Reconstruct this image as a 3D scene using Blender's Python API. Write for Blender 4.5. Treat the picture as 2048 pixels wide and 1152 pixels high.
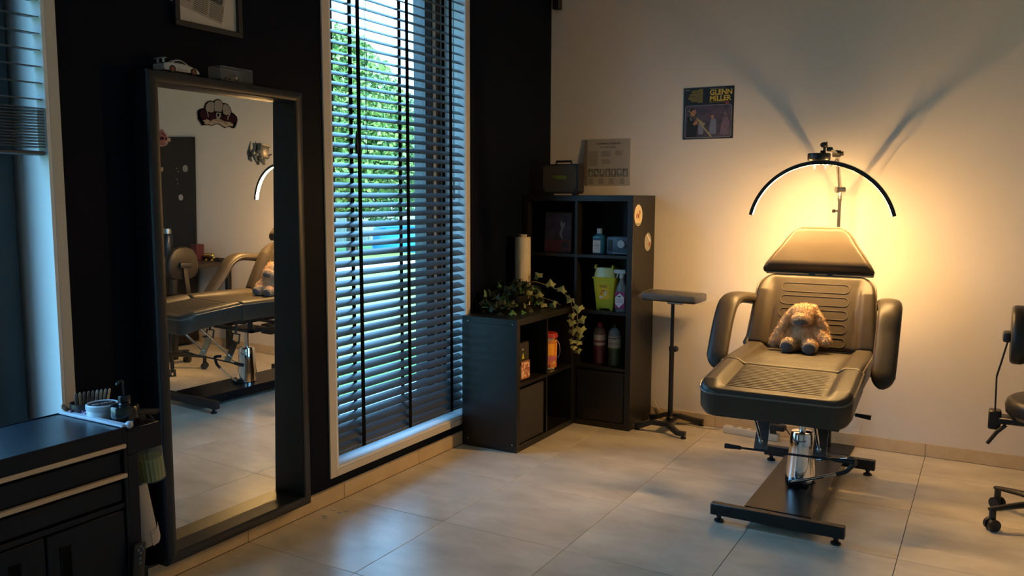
import bpy, bmesh, math, random
from mathutils import Vector, Matrix, Euler
random.seed(7)
PI = math.pi
V = Vector
for o in list(bpy.data.objects): bpy.data.objects.remove(o)
S = bpy.context.scene
COL = S.collection

# ------------------------------------------------------------ camera, sky, sun, exposure
F_PX = 1668.288
cam_d = bpy.data.cameras.new('camera'); cam = bpy.data.objects.new('camera', cam_d); COL.objects.link(cam)
cam_d.sensor_width = 36; cam_d.lens = F_PX*36/2048; cam_d.clip_start = .02; cam_d.clip_end = 400
yaw, pitch, roll = -0.52213715, -0.10870722, 0.00362692
f = V((math.sin(yaw)*math.cos(pitch), math.cos(yaw)*math.cos(pitch), math.sin(pitch)))
r = V((math.cos(yaw), -math.sin(yaw), 0)); u = r.cross(f)
r2 = math.cos(roll)*r + math.sin(roll)*u; u2 = -math.sin(roll)*r + math.cos(roll)*u
Mx = Matrix((r2, u2, -f)).transposed().to_4x4(); Mx.translation = V((2.6572023, -5.16537413, 1.45774121))
cam.matrix_world = Mx
S.camera = cam

W = bpy.data.worlds.new('sky'); S.world = W; W.use_nodes = True
nt = W.node_tree; nt.nodes.clear()
out = nt.nodes.new('ShaderNodeOutputWorld'); bg = nt.nodes.new('ShaderNodeBackground')
tc = nt.nodes.new('ShaderNodeTexCoord'); sp = nt.nodes.new('ShaderNodeSeparateXYZ'); rp = nt.nodes.new('ShaderNodeValToRGB')
nt.links.new(tc.outputs['Generated'], sp.inputs[0]); nt.links.new(sp.outputs['Z'], rp.inputs[0])
rp.color_ramp.elements[0].position = 0.0; rp.color_ramp.elements[0].color = (.29, .64, 1, 1)
rp.color_ramp.elements[1].position = .6; rp.color_ramp.elements[1].color = (.21, .54, 1, 1)
nt.links.new(rp.outputs[0], bg.inputs[0]); bg.inputs[1].default_value = 6.2
nt.links.new(bg.outputs[0], out.inputs[0])
sun_d = bpy.data.lights.new('sun', 'SUN'); sun = bpy.data.objects.new('sun', sun_d); COL.objects.link(sun)
sun_d.energy = 6.0; sun_d.angle = .01; sun_d.color = (1, .93, .78)
sun.rotation_euler = (math.radians(38), math.radians(22), 0)     # high, from behind the building on the camera's side
sun.rotation_euler = V((-.50, .45, -.74)).to_track_quat('-Z', 'Y').to_euler()
for k, (yc, wd, zc, ht) in enumerate(((-4.466, 1.87, 1.505, 2.72), (-1.631, 1.15, 1.505, 2.72))):   # sampling portals in the two window openings
    a = bpy.data.lights.new('portal', 'AREA'); a.shape = 'RECTANGLE'; a.size = ht; a.size_y = wd
    ao = bpy.data.objects.new('portal', a); COL.objects.link(ao); ao.location = (-.30, yc, zc)
    ao.rotation_euler = (0, -PI/2, 0); a.cycles.is_portal = True
vs = S.view_settings; vs.view_transform = 'Standard'; vs.look = 'None'; vs.gamma = 1; vs.exposure = 0.56; vs.use_curve_mapping = False
S.cycles.max_bounces = 10; S.cycles.diffuse_bounces = 5; S.cycles.glossy_bounces = 5; S.cycles.transmission_bounces = 8
S.cycles.transparent_max_bounces = 12; S.cycles.sample_clamp_indirect = 6; S.cycles.caustics_reflective = False; S.cycles.caustics_refractive = False
LAMP = 450.0

# ------------------------------------------------------------ materials
MATS = {}
def mat(name, col, rough=.5, metal=0, spec=.5, bump=None, var=None, coat=0, emit=None, trans=0, alpha=None, stretch=(1,1,1), sheen=0, ior=None, perobj=0):
    m = bpy.data.materials.new(name); m.use_nodes = True; n = m.node_tree.nodes; l = m.node_tree.links
    b = n['Principled BSDF']; b.inputs['Base Color'].default_value = (*col, 1); b.inputs['Roughness'].default_value = rough
    b.inputs['Metallic'].default_value = metal; b.inputs['Specular IOR Level'].default_value = spec
    b.inputs['Coat Weight'].default_value = coat; b.inputs['Transmission Weight'].default_value = trans
    if ior: b.inputs['IOR'].default_value = ior
    if sheen: b.inputs['Sheen Weight'].default_value = sheen
    if emit: b.inputs['Emission Color'].default_value = (*emit[0], 1); b.inputs['Emission Strength'].default_value = emit[1]
    if alpha is not None: b.inputs['Alpha'].default_value = alpha
    if bump or var:
        t = n.new('ShaderNodeTexCoord'); mp = n.new('ShaderNodeMapping'); mp.inputs['Scale'].default_value = stretch
        l.new(t.outputs['Object'], mp.inputs[0])
    if var:
        no = n.new('ShaderNodeTexNoise'); no.inputs['Scale'].default_value = var[0]; no.inputs['Detail'].default_value = 6; no.inputs['Roughness'].default_value = .6
        l.new(mp.outputs[0], no.inputs[0])
        cr = n.new('ShaderNodeValToRGB'); cr.color_ramp.elements[0].position = .3; cr.color_ramp.elements[1].position = .7
        cr.color_ramp.elements[0].color = (*col, 1); cr.color_ramp.elements[1].color = (*var[1], 1)
        l.new(no.outputs['Fac'], cr.inputs[0]); src = cr.outputs[0]
        if perobj:
            oi = n.new('ShaderNodeObjectInfo'); mr = n.new('ShaderNodeMapRange'); mr.inputs[3].default_value = 1-perobj; mr.inputs[4].default_value = 1+perobj
            l.new(oi.outputs['Random'], mr.inputs[0]); hs = n.new('ShaderNodeHueSaturation'); l.new(mr.outputs[0], hs.inputs['Value']); l.new(src, hs.inputs['Color']); src = hs.outputs[0]
            ad = n.new('ShaderNodeVectorMath'); ad.operation = 'ADD'; sc = n.new('ShaderNodeVectorMath'); sc.operation = 'SCALE'
            sc.inputs[3].default_value = 37; cb = n.new('ShaderNodeCombineXYZ'); l.new(oi.outputs['Random'], cb.inputs[0]); l.new(oi.outputs['Random'], cb.inputs[1])
            l.new(cb.outputs[0], sc.inputs[0]); l.new(mp.outputs[0], ad.inputs[0]); l.new(sc.outputs[0], ad.inputs[1]); l.new(ad.outputs[0], no.inputs[0])
        l.new(src, b.inputs['Base Color'])
    if bump:
        n2 = n.new('ShaderNodeTexNoise'); n2.inputs['Scale'].default_value = bump[0]; n2.inputs['Detail'].default_value = 4
        l.new(mp.outputs[0], n2.inputs[0]); bp = n.new('ShaderNodeBump'); bp.inputs['Strength'].default_value = bump[1]; bp.inputs['Distance'].default_value = bump[2] if len(bump) > 2 else .002
        l.new(n2.outputs['Fac'], bp.inputs['Height']); l.new(bp.outputs[0], b.inputs['Normal'])
    MATS[name] = m; return m
M = MATS
def thin_glass(name, tint, refl):
    m = bpy.data.materials.new(name); m.use_nodes = True; n = m.node_tree.nodes; l = m.node_tree.links; n.clear()
    o = n.new('ShaderNodeOutputMaterial'); mx = n.new('ShaderNodeMixShader'); t = n.new('ShaderNodeBsdfTransparent'); g = n.new('ShaderNodeBsdfGlossy')
    lw = n.new('ShaderNodeLayerWeight'); lw.inputs[0].default_value = .5; pw_ = n.new('ShaderNodeMath'); pw_.operation = 'POWER'; pw_.inputs[1].default_value = 4
    l.new(lw.outputs['Facing'], pw_.inputs[0]); fr = n.new('ShaderNodeMath'); fr.operation = 'MULTIPLY_ADD'; fr.inputs[1].default_value = .5; fr.inputs[2].default_value = refl
    l.new(pw_.outputs[0], fr.inputs[0]); t.inputs[0].default_value = (*tint, 1); g.inputs['Roughness'].default_value = .02
    l.new(fr.outputs[0], mx.inputs[0]); l.new(t.outputs[0], mx.inputs[1]); l.new(g.outputs[0], mx.inputs[2]); l.new(mx.outputs[0], o.inputs[0]); MATS[name] = m
thin_glass('clear_glass', (.93, .96, .95), .03)
mat('black_wall_paint', (.0028, .0056, .0135), .5, spec=.07, bump=(60, .15, .001), var=(3, (.0036, .0064, .0145)))
mat('cream_wall_paint', (.77, .70, .63), .8, spec=.2, bump=(90, .12, .001), var=(2, (.80, .73, .66)))
mat('ceiling_paint', (.84, .82, .78), .9, var=(2, (.86, .84, .80)))
mat('white_reveal_paint', (.90, .91, .91), .5, bump=(40, .05, .001), var=(4, (.82, .83, .83)))
mat('trim_plaster', (.66, .60, .52), .6, var=(6, (.70, .64, .56)))
mat('floor_tile', (.56, .49, .39), .29, spec=.65, bump=(28, .10, .0012), var=(3.6, (.84, .76, .63)), stretch=(.75, 1.5, 1), perobj=.04)
mat('skirting_tile', (.60, .44, .26), .4, spec=.5, var=(7, (.72, .57, .37)), perobj=.03)
mat('grout', (.09, .08, .07), .9)
mat('pale_grout', (.62, .58, .50), .9)
mat('black_furniture', (.0075, .0064, .0058), .40, spec=.5, bump=(90, .1, .0005), var=(30, (.010, .0085, .0075)), stretch=(1, 1, .15))
mat('black_metal', (.010, .010, .012), .38, spec=.5, bump=(200, .06, .0004))
mat('black_gloss', (.007, .007, .008), .24, spec=.16)
mat('black_plastic', (.012, .012, .013), .45)
mat('black_tape', (.004, .004, .005), .9, spec=.1)
mat('blind_slat', (.06, .068, .078), .34, spec=.9, var=(8, (.066, .074, .084)), stretch=(1, .2, 1))
mat('frame_black', (.007, .008, .014), .40, spec=.6)
mat('mirror_glass', (.93, .94, .92), .0, metal=1)
mat('window_frame', (.022, .025, .028), .4)
mat('frame_brown', (.085, .050, .034), .5, var=(8, (.10, .06, .04)))
mat('window_gasket', (.004, .004, .004), .6)
mat('window_reflect_strip', (.55, .55, .50), .5)  # pale colour painting a reflection on the window frame
mat('brick_brown', (.16, .085, .05), .8, bump=(50, .4), var=(20, (.22, .12, .07)))
mat('chrome', (.82, .82, .82), .07, metal=1)
mat('brushed_steel', (.5, .49, .47), .28, metal=1)
mat('vinyl_black', (.045, .035, .025), .42, spec=.34, bump=(160, .18, .0008), var=(14, (.052, .041, .030)))
mat('vinyl_dark', (.016, .013, .011), .42, spec=.4, bump=(160, .15, .0008))
mat('vinyl_piping', (.12, .10, .08), .35, spec=.7)
mat('lamp_body', (.008, .008, .008), .35)
mat('led_strip', (1, .9, .7), .5, emit=((1, .57, .19), LAMP))
mat('gold_brass', (.9, .62, .2), .2, metal=1)
mat('plush', (.60, .42, .24), .95, spec=.1, bump=(220, .8, .004), var=(60, (.74, .54, .33)), sheen=.35)
mat('plush_sole', (.13, .115, .11), .9, spec=.1, bump=(300, .4, .001), sheen=.3)
mat('plush_muzzle', (.15, .115, .10), .95, spec=.1, bump=(260, .6, .003), sheen=.3)
mat('paper_white', (.62, .58, .50), .7)
mat('paper_grey', (.42, .38, .32), .7)
mat('paper_text', (.06, .05, .04), .8)
mat('cover_black', (.012, .011, .012), .4)
mat('cover_yellow', (.75, .52, .06), .5)
mat('cover_olive', (.30, .24, .05), .6)
mat('cover_grey', (.35, .35, .33), .5)
mat('cover_scene', (.03, .028, .045), .5, var=(16, (.13, .09, .13)))
mat('cover_suit', (.014, .013, .014), .6)
mat('cover_skin', (.45, .20, .11), .6)
mat('cover_hair', (.025, .015, .01), .6)
mat('cover_blue', (.16, .19, .28), .6, var=(40, (.22, .24, .33)))
mat('cover_mauve', (.14, .09, .15), .6, var=(40, (.22, .15, .2)))
mat('cover_brass', (.45, .34, .12), .4)
mat('cover_red', (.35, .06, .05), .5)
mat('photo_strip', (.02, .018, .016), .8, spec=.1, var=(60, (.25, .25, .24)))
mat('plastic_film', (.95, .95, .95), .06, trans=0, alpha=.09, spec=1.0, bump=(26, 1.0, .02))
mat('film_roll', (.70, .60, .42), .22, spec=.7, bump=(25, .35, .004), coat=.5)
mat('case_front', (.07, .055, .04), .5, var=(5, (.08, .065, .047)))
mat('case_green', (.14, .20, .03), .6)
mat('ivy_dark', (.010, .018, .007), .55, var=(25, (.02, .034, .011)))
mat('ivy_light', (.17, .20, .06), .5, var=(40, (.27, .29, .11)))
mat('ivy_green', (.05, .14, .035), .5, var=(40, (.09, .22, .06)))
mat('ivy_stem', (.16, .13, .06), .7)
mat('pot', (.01, .01, .011), .5)
mat('sharps_yellow', (.62, .60, .03), .4)
mat('sharps_lid', (.60, .60, .16), .25, var=(50, (.70, .70, .34)))
mat('label_yellow', (.80, .55, .02), .5)
mat('label_red', (.5, .12, .02), .5)
mat('label_white', (.72, .72, .72), .6)
mat('label_dark', (.05, .05, .06), .6)
mat('soap_blue', (.03, .20, .28), .25)
mat('label_blue', (.02, .07, .16), .4)
mat('grey_cap', (.55, .57, .6), .5)
mat('tank_blue', (.10, .14, .20), .4)
mat('liquid_magenta', (.30, .02, .13), .35)
mat('bottle_clear', (.35, .36, .36), .12, spec=.7, alpha=.45)
mat('liquid_red', (.10, .018, .022), .3)
mat('bottle_red_top', (.16, .10, .08), .3)
mat('cap_red', (.35, .02, .05), .4)
mat('liquid_green', (.035, .06, .035), .3)
mat('bottle_green_top', (.20, .24, .26), .25)
mat('label_pale', (.38, .36, .33), .5)
mat('label_maroon', (.16, .04, .05), .5)
mat('tin_red', (.45, .03, .02), .3, spec=.7)
mat('tin_gold', (.75, .36, .04), .3, var=(70, (.60, .07, .03)), spec=.7)
mat('tin_orange', (.95, .42, .03), .35)
mat('tin_pink', (.55, .14, .22), .35)
mat('tin_silver', (.75, .6, .35), .2, metal=1)
mat('candy_mix', (.75, .25, .07), .35, var=(90, (.15, .04, .06)), coat=.4)
mat('candy_pale', (.9, .65, .4), .4)
mat('pack_dark', (.045, .035, .025), .35)
mat('fabric_box', (.028, .024, .022), .85, bump=(400, .5, .001))
mat('disc_cream', (.80, .68, .45), .4)
mat('disc_grey', (.28, .26, .22), .4, var=(50, (.45, .42, .36)))
mat('socket_white', (.72, .68, .60), .4)
mat('socket_hole', (.05, .05, .05), .5)
mat('cable_white', (.62, .56, .45), .5)
mat('wood_light', (.66, .48, .31), .55, var=(30, (.74, .56, .38)), stretch=(1, .1, 1))
mat('cart_top', (.010, .015, .024), .30, spec=.6, bump=(70, .35, .0015), var=(5, (.022, .028, .036)))
mat('cart_body', (.0045, .007, .015), .42, spec=.28)
mat('rail_white', (.55, .60, .68), .35)
mat('jar_white', (.52, .60, .66), .35)
mat('jar_lid', (.035, .018, .018), .4)
mat('print_white', (.7, .7, .7), .5)
mat('pump_black', (.008, .010, .012), .18, spec=.6)
mat('stick_wood', (.50, .36, .25), .7)
mat('stick_dark', (.22, .17, .14), .7)
mat('stick_pale', (.50, .48, .44), .7)
mat('elastic_purple', (.22, .10, .24), .7)
mat('elastic_pink', (.55, .35, .42), .7)
mat('bottle_green_glass', (.6, .62, .52), .05, alpha=.20, spec=1.0)
mat('bottle_liquid', (.30, .32, .06), .2, alpha=.7)
mat('paper_towel', (.42, .38, .35), .95, bump=(120, .6, .003))
mat('sticker_black', (.006, .006, .009), .95, spec=0)
mat('sticker_bone', (.40, .39, .37), .6, spec=.1, var=(60, (.38, .36, .32)))
mat('sticker_maroon', (.035, .010, .026), .7, spec=.1, var=(50, (.06, .014, .028)))
mat('sticker_banner', (.50, .42, .33), .5)
mat('sticker_outline', (.40, .39, .35), .5)
mat('sticker_pink', (.42, .17, .18), .5, var=(70, (.28, .08, .10)))
mat('sticker_pale', (.55, .40, .33), .5)
mat('pewter', (.42, .40, .36), .35, metal=.8)
mat('car_white', (.55, .53, .52), .25, coat=.5)
mat('car_window', (.006, .008, .012), .1)
mat('car_trim', (.20, .05, .05), .4)
mat('tyre', (.012, .010, .012), .7)
mat('case_acrylic', (.9, .92, .95), .03, alpha=.10, spec=.8)
mat('case_edge', (.55, .56, .58), .2, alpha=.6)
mat('lawn', (.17, .25, .07), .9, bump=(30, .8, .02), var=(1.2, (.20, .33, .06)))
mat('paving_stone', (.45, .46, .48), .8, var=(2, (.52, .53, .54)))
mat('leaf_bright', (.25, .36, .09), .6, var=(1.5, (.12, .22, .06)), perobj=.0)
mat('leaf_mid', (.10, .19, .07), .6, var=(1.5, (.17, .27, .09)))
mat('bark', (.06, .045, .03), .9, bump=(20, .7))
mat('house_wall', (.62, .58, .50), .8, var=(3, (.68, .64, .56)))
mat('house_grey', (.30, .31, .33), .8)
mat('roof_tile', (.20, .12, .09), .8)
mat('pool_blue', (.02, .26, .62), .4)
mat('pool_water', (.10, .50, .70), .1)
mat('fence_wood', (.30, .26, .20), .8, var=(6, (.36, .32, .25)))
mat('desk_top', (.030, .024, .021), .35, spec=.5)
mat('thermos', (.012, .017, .026), .35, coat=.3)
mat('red_box', (.12, .03, .035), .5)
mat('magnet_pale', (.55, .48, .44), .5)

# ------------------------------------------------------------ mesh builder
class B:
    def __init__(s): s.bm = bmesh.new()
    def _xf(s, vs, m): bmesh.ops.transform(s.bm, matrix=m, verts=vs)
    def box(s, c, d, rot=(0,0,0), bev=0, seg=1):
        g = bmesh.ops.create_cube(s.bm, size=1); vs = g['verts']
        s._xf(vs, Matrix.Translation(c) @ Euler(rot).to_matrix().to_4x4() @ Matrix.Diagonal((d[0], d[1], d[2], 1)))
        if bev:
            es = list({e for v in vs for e in v.link_edges}); bmesh.ops.bevel(s.bm, geom=es, offset=bev, segments=seg, affect='EDGES', profile=.5)
        return s
    def bb(s, a, b, bev=0, seg=1):
        return s.box([(a[i]+b[i])/2 for i in range(3)], [abs(b[i]-a[i]) for i in range(3)], bev=bev, seg=seg)
    def ring(s, pts): return [s.bm.verts.new(p) for p in pts]
    def skin(s, rings, cap=True, closed=True):
        for a, b in zip(rings, rings[1:]):
            n = len(a)
            for i in range(n if closed else n-1): s.bm.faces.new((a[i], a[(i+1) % n], b[(i+1) % n], b[i]))
        if cap:
            s.bm.faces.new(list(reversed(rings[0]))); s.bm.faces.new(rings[-1])
        return s
    def cyl(s, p0, p1, r0, r1=None, n=16):
        return s.tube([p0, p1], [r0, r0 if r1 is None else r1], n)
    def tube(s, path, rr, n=10, closed=False, cap=True):
        path = [V(p) for p in path]; N = len(path)
        if not hasattr(rr, '__len__'): rr = [rr]*N
        def tan(i):
            if closed: return (path[(i+1) % N]-path[i-1]).normalized()
            return (path[min(i+1, N-1)]-path[max(i-1, 0)]).normalized()
        t = tan(0); up = V((0, 0, 1)) if abs(t.z) < .9 else V((1, 0, 0)); a = t.cross(up).normalized(); rings = []
        for i in range(N):
            t = tan(i); a = (a-t*a.dot(t)).normalized(); b = t.cross(a)
            rings.append(s.ring([path[i]+(a*math.cos(2*PI*k/n)+b*math.sin(2*PI*k/n))*rr[i] for k in range(n)]))
        if closed: rings.append(rings[0]); return s.skin(rings, cap=False)
        return s.skin(rings, cap)
    def lathe(s, prof, c=(0,0,0), n=24, sx=1, sy=1, cap=True):
        rings = [s.ring([(c[0]+r_*sx*math.cos(2*PI*k/n), c[1]+r_*sy*math.sin(2*PI*k/n), c[2]+z) for k in range(n)]) for r_, z in prof]
        return s.skin(rings, cap)
    def ball(s, c, d, rot=(0,0,0), sub=3):
        g = bmesh.ops.create_icosphere(s.bm, subdivisions=sub, radius=1)
        s._xf(g['verts'], Matrix.Translation(c) @ Euler(rot).to_matrix().to_4x4() @ Matrix.Diagonal((d[0], d[1], d[2], 1))); return s
    def prism(s, pts, ext):                    # polygon (3-D points) extruded by a vector
        e = V(ext); a = s.ring(pts); b = s.ring([V(p)+e for p in pts]); n = len(a)
        for i in range(n): s.bm.faces.new((a[i], a[(i+1) % n], b[(i+1) % n], b[i]))
        s.bm.faces.new(list(reversed(a))); s.bm.faces.new(b); return s
    def sweep(s, path, prof, side):            # profile (u along side vector, w along normal) swept along a path
        path = [V(p) for p in path]; side = V(side).normalized(); rings = []; N = len(path)
        for i in range(N):
            t = (path[min(i+1, N-1)]-path[max(i-1, 0)]).normalized(); sd = (side-t*side.dot(t)).normalized(); nn = t.cross(sd)
            pr = prof(i/(N-1)) if callable(prof) else prof
            rings.append(s.ring([path[i]+sd*a+nn*b for a, b in pr]))
        return s.skin(rings)
FR = {}
def finish(bm, ang=38):
    bmesh.ops.recalc_face_normals(bm, faces=bm.faces[:])
    for fc in bm.faces: fc.smooth = True
    la = math.radians(ang)
    for e in bm.edges: e.smooth = not (len(e.link_faces) == 2 and e.calc_face_angle(0) > la)
def obj(name, b, m, parent=None, loc=None, label=None, ang=38, kind=None, local=False):
    bm = b.bm if isinstance(b, B) else b
    finish(bm, ang)
    if parent is not None: Mt = FR[parent.name]
    elif loc is not None: Mt = Matrix.Translation(loc)
    else: Mt = Matrix.Identity(4)
    if not local: bm.transform(Mt.inverted())
    me = bpy.data.meshes.new(name); bm.to_mesh(me); bm.free()
    me.materials.append(M[m]); o = bpy.data.objects.new(name, me); COL.objects.link(o)
    if parent is not None: o.parent = parent
    elif loc is not None: o.location = loc
    FR[o.name] = Mt
    if label: o['label'] = label
    if kind: o['kind'] = kind
    return o
def thing(name, label, cat, loc=(0,0,0), group=None, rz=0):
    o = bpy.data.objects.new(name, None); COL.objects.link(o); o.location = loc; o.rotation_euler = (0, 0, rz); o.empty_display_size = .05
    o['label'] = label; o['category'] = cat
    if group: o['group'] = group
    FR[o.name] = Matrix.Translation(loc) @ Matrix.Rotation(rz, 4, 'Z'); return o
def tag(o, label, cat, group=None):
    o['label'] = label; o['category'] = cat
    if group: o['group'] = group
    return o
def struct(o): o['kind'] = 'structure'; return o
def dup(src, M4, parent=None, rot=None):        # copy of a mesh object sharing its mesh, placed by a matrix
    c = src.copy(); COL.objects.link(c); c.parent = parent; c.matrix_local = M4
    if c.name not in FR: FR[c.name] = FR.get(src.name, Matrix.Identity(4))
    return c
def text_bm(txt, size, sx=1.0, align='CENTER', depth=.0002, bold=0):
    cu = bpy.data.curves.new('t', 'FONT'); cu.body = txt; cu.size = size; cu.align_x = align; cu.extrude = depth; cu.offset = bold
    cu.resolution_u = 3; to = bpy.data.objects.new('t', cu); COL.objects.link(to)
    bpy.context.view_layer.update()
    me = bpy.data.meshes.new_from_object(to.evaluated_get(bpy.context.evaluated_depsgraph_get()))
    b = B(); b.bm.from_mesh(me); bpy.data.objects.remove(to); bpy.data.meshes.remove(me); bpy.data.curves.remove(cu)
    if sx != 1: b._xf(b.bm.verts[:], Matrix.Diagonal((sx, 1, 1, 1)))
    return b
def place(b, origin, ax, ay):                    # lay a flat build (x, y, z) on world axes
    ax, ay = V(ax).normalized(), V(ay).normalized(); az = ax.cross(ay)
    m = Matrix((ax, ay, az)).transposed().to_4x4(); m.translation = V(origin); b._xf(b.bm.verts[:], m); return b
def flat(pts, th=.0004):                          # flat polygon in xy with thickness
    b = B(); b.prism([(x, y, 0) for x, y in pts], (0, 0, th)); return b
def rrect(w, h, r_, n=5, cx=0, cy=0):
    out = []
    for sx, sy, a0 in ((1,1,0), (-1,1,90), (-1,-1,180), (1,-1,270)):
        for k in range(n+1):
            a = math.radians(a0+90*k/n); out.append((cx+sx*(w/2-r_)+r_*math.cos(a), cy+sy*(h/2-r_)+r_*math.sin(a)))
    return out
def ell(cx, cy, rx, ry, n=20, a0=0): return [(cx+rx*math.cos(2*PI*k/n+a0), cy+ry*math.sin(2*PI*k/n+a0)) for k in range(n)]

# ------------------------------------------------------------ room shell
XW, YW = -.02, .012            # faces of the black wall and of the far wall
XR, YB, ZC = 5.0, -6.6, 3.05
T = .6053
fl = struct(obj('floor', B().bb((-.02, YB, -.12), (XR+.02, .02, -.006)), 'grout'))
proto = None
xs = [.5798+T*k for k in range(-1, 8)]; ys = [-1.5658+T*j for j in range(-9, 4)]
for i in range(len(xs)-1):
    for j in range(len(ys)-1):
        x0, x1 = max(xs[i], 0)+.0012, min(xs[i+1], XR)-.0012; y0, y1 = max(ys[j], YB)+.0012, min(ys[j+1], 0)-.0012
        if x1-x0 < .02 or y1-y0 < .02: continue
        full = abs(x1-x0-T+.0024) < 1e-4 and abs(y1-y0-T+.0024) < 1e-4
        if full and proto is not None: dup(proto, Matrix.Translation((x0-px0, y0-py0, 0)), fl)
        else:
            o = obj('floor_tile', B().bb((x0, y0, -.01), (x1, y1, 0), bev=.0008), 'floor_tile', fl)
            if full: proto, px0, py0 = o, x0, y0
def wall_boxes(name, boxes, m):
    b = B()
    for a, c in boxes: b.bb(a, c)
    return struct(obj(name, b, m))
W2 = (-2.205, -1.058, .150, 2.86)      # y0, y1, z0, z1 of the window behind the lowered blind
W1 = (-5.40, -3.532, .150, 2.86)       # window at the left edge of the photo
XO = XW-.29
bx_ = [((XO, W2[1], -.1), (XW, .02, ZC)), ((XO, W1[1], -.1), (XW, W2[0], ZC)), ((XO, YB-.2, -.1), (XW, W1[0], ZC))]
for w in (W1, W2): bx_ += [((XO, w[0], -.1), (XW, w[1], w[2])), ((XO, w[0], w[3]), (XW, w[1], ZC))]
wall_boxes('wall_left', bx_, 'black_wall_paint')
wall_boxes('wall_far', [((XO, YW, -.1), (XR+.2, YW+.2, ZC))], 'cream_wall_paint')
wall_boxes('wall_right', [((XR, YB-.2, -.1), (XR+.2, YW, ZC))], 'cream_wall_paint')
wall_boxes('wall_near', [((XW, YB-.2, -.1), (XR, YB, ZC))], 'cream_wall_paint')
wall_boxes('ceiling', [((XO, YB-.2, ZC), (XR+.2, YW+.2, ZC+.1))], 'ceiling_paint')
# skirting of cut tiles
sk = struct(obj('baseboard_left', B().bb((XW, YB, 0), (-.006, 0, .073)), 'pale_grout'))
for j in range(len(ys)-1):
    y0, y1 = max(ys[j], YB)+.0015, min(ys[j+1], 0)-.0015
    if y1-y0 > .02: obj('skirting_tile', B().bb((-.012, y0, .001), (0, y1, .074), bev=.001), 'skirting_tile', sk)
sk = struct(obj('baseboard_far', B().bb((0, .006, 0), (XR, YW, .073)), 'pale_grout'))
for i in range(len(xs)-1):
    x0, x1 = max(xs[i], .001)+.0015, min(xs[i+1], XR)-.0015
    if x1-x0 > .02: obj('skirting_tile', B().bb((x0, 0, .001), (x1, .01, .074), bev=.001), 'skirting_tile', sk)

# window reveals, trims, frames
def window(idx, w, left_stile):
    y0, y1, z0, z1 = w; t = .046; th = .008
    b = B()
    for a, c in (((XW-.001, y0-t, z0-t*.75), (XW+th, y0, z1+t)), ((XW-.001, y1, z0-t*.75), (XW+th, y1+t*.8, z1+t)),
                 ((XW-.001, y0, z0-t*.75), (XW+th, y1, z0)), ((XW-.001, y0, z1), (XW+th, y1, z1+t))): b.bb(a, c, bev=.0015)
    struct(obj('trim_%d' % idx, b, 'trim_plaster'))
    rb = B(); d = .012
    rb.bb((-.275, y1-d, z0), (XW+.007, y1, z1)).bb((-.275, y0, z0), (XW+.007, y0+d, z1)).bb((-.275, y0, z1-d), (XW+.007, y1, z1)).bb((-.275, y0+d, z0), (XW+.007, y1-d, z0+.016), bev=.003)
    struct(obj('trim_%d' % (idx+10), rb, 'white_reveal_paint'))
    x0, x1 = -.275, -.185
    fl_, fr_ = (.165, .052) if idx == 2 else (.06, .02)       # width of the fixed frame at the left and right of the sash
    ya, yb, zb, zt = y0+d+fl_, y1-d-fr_, z0+.075, z1-.08
    win = struct(obj('window_%d' % idx, B().bb((x0, y0+d, z0+.016), (x1, ya, z1-d), bev=.003).bb((x0, yb, z0+.016), (x1-(0 if idx == 2 else .07), y1-d, z1-d), bev=.003)
        .bb((x0, ya, z0+.016), (x1, yb, zb), bev=.003).bb((x0, ya, zt), (x1, yb, z1-d), bev=.003), 'frame_brown' if idx == 2 else 'window_frame'))
    for gx in (.045, .085, .125) if idx == 2 else (): obj('frame_dark_line', B().bb((x1-.001, y0+d+gx, zb), (x1+.0008, y0+d+gx+.005, zt)), 'window_gasket', win)  # thin dark vertical lines on the left fixed frame
    s_ = .060 if idx == 2 else .15; sa, sc = (ya+.022, yb-.045) if idx == 2 else (ya, yb)
    if idx == 2:
        obj('gasket', B().bb((x0, ya, zb), (x1+.001, sa, zt)), 'window_gasket', win)
        obj('reflection_strip', B().bb((x0, yb-.028, zb), (x1+.002, yb, zt)), 'window_reflect_strip', win)  # reflection beside the sash, painted as a pale strip
        obj('gasket', B().bb((x0, sc, zb), (x1-.004, yb-.028, zt)), 'window_gasket', win)
        obj('reflection_line', B().bb((x1-.004, sc+.002, zb), (x1-.002, sc+.006, zt)), 'window_reflect_strip', win)  # thin bright reflection drawn as a pale line
    sl = .012 if idx == 2 else s_
    sb = B()
    sb.bb((x0+.01, sa, zb), (x1+.006, sa+sl, zt), bev=.003).bb((x0+.01, sc-s_, zb), (x1+.006, sc, zt), bev=.003).bb((x0+.01, sa+sl, zb), (x1+.006, sc-s_, zb+s_), bev=.003).bb((x0+.01, sa+sl, zt-s_), (x1+.006, sc-s_, zt), bev=.003)
    obj('sash', sb, 'window_frame', win)
    obj('pane', B().bb((x1-.016, sa+sl, zb+s_), (x1-.010, sc-s_, zt-s_)), 'clear_glass', win)
    return win
w1 = window(1, W1, 0); w2 = window(2, W2, 0)

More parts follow.
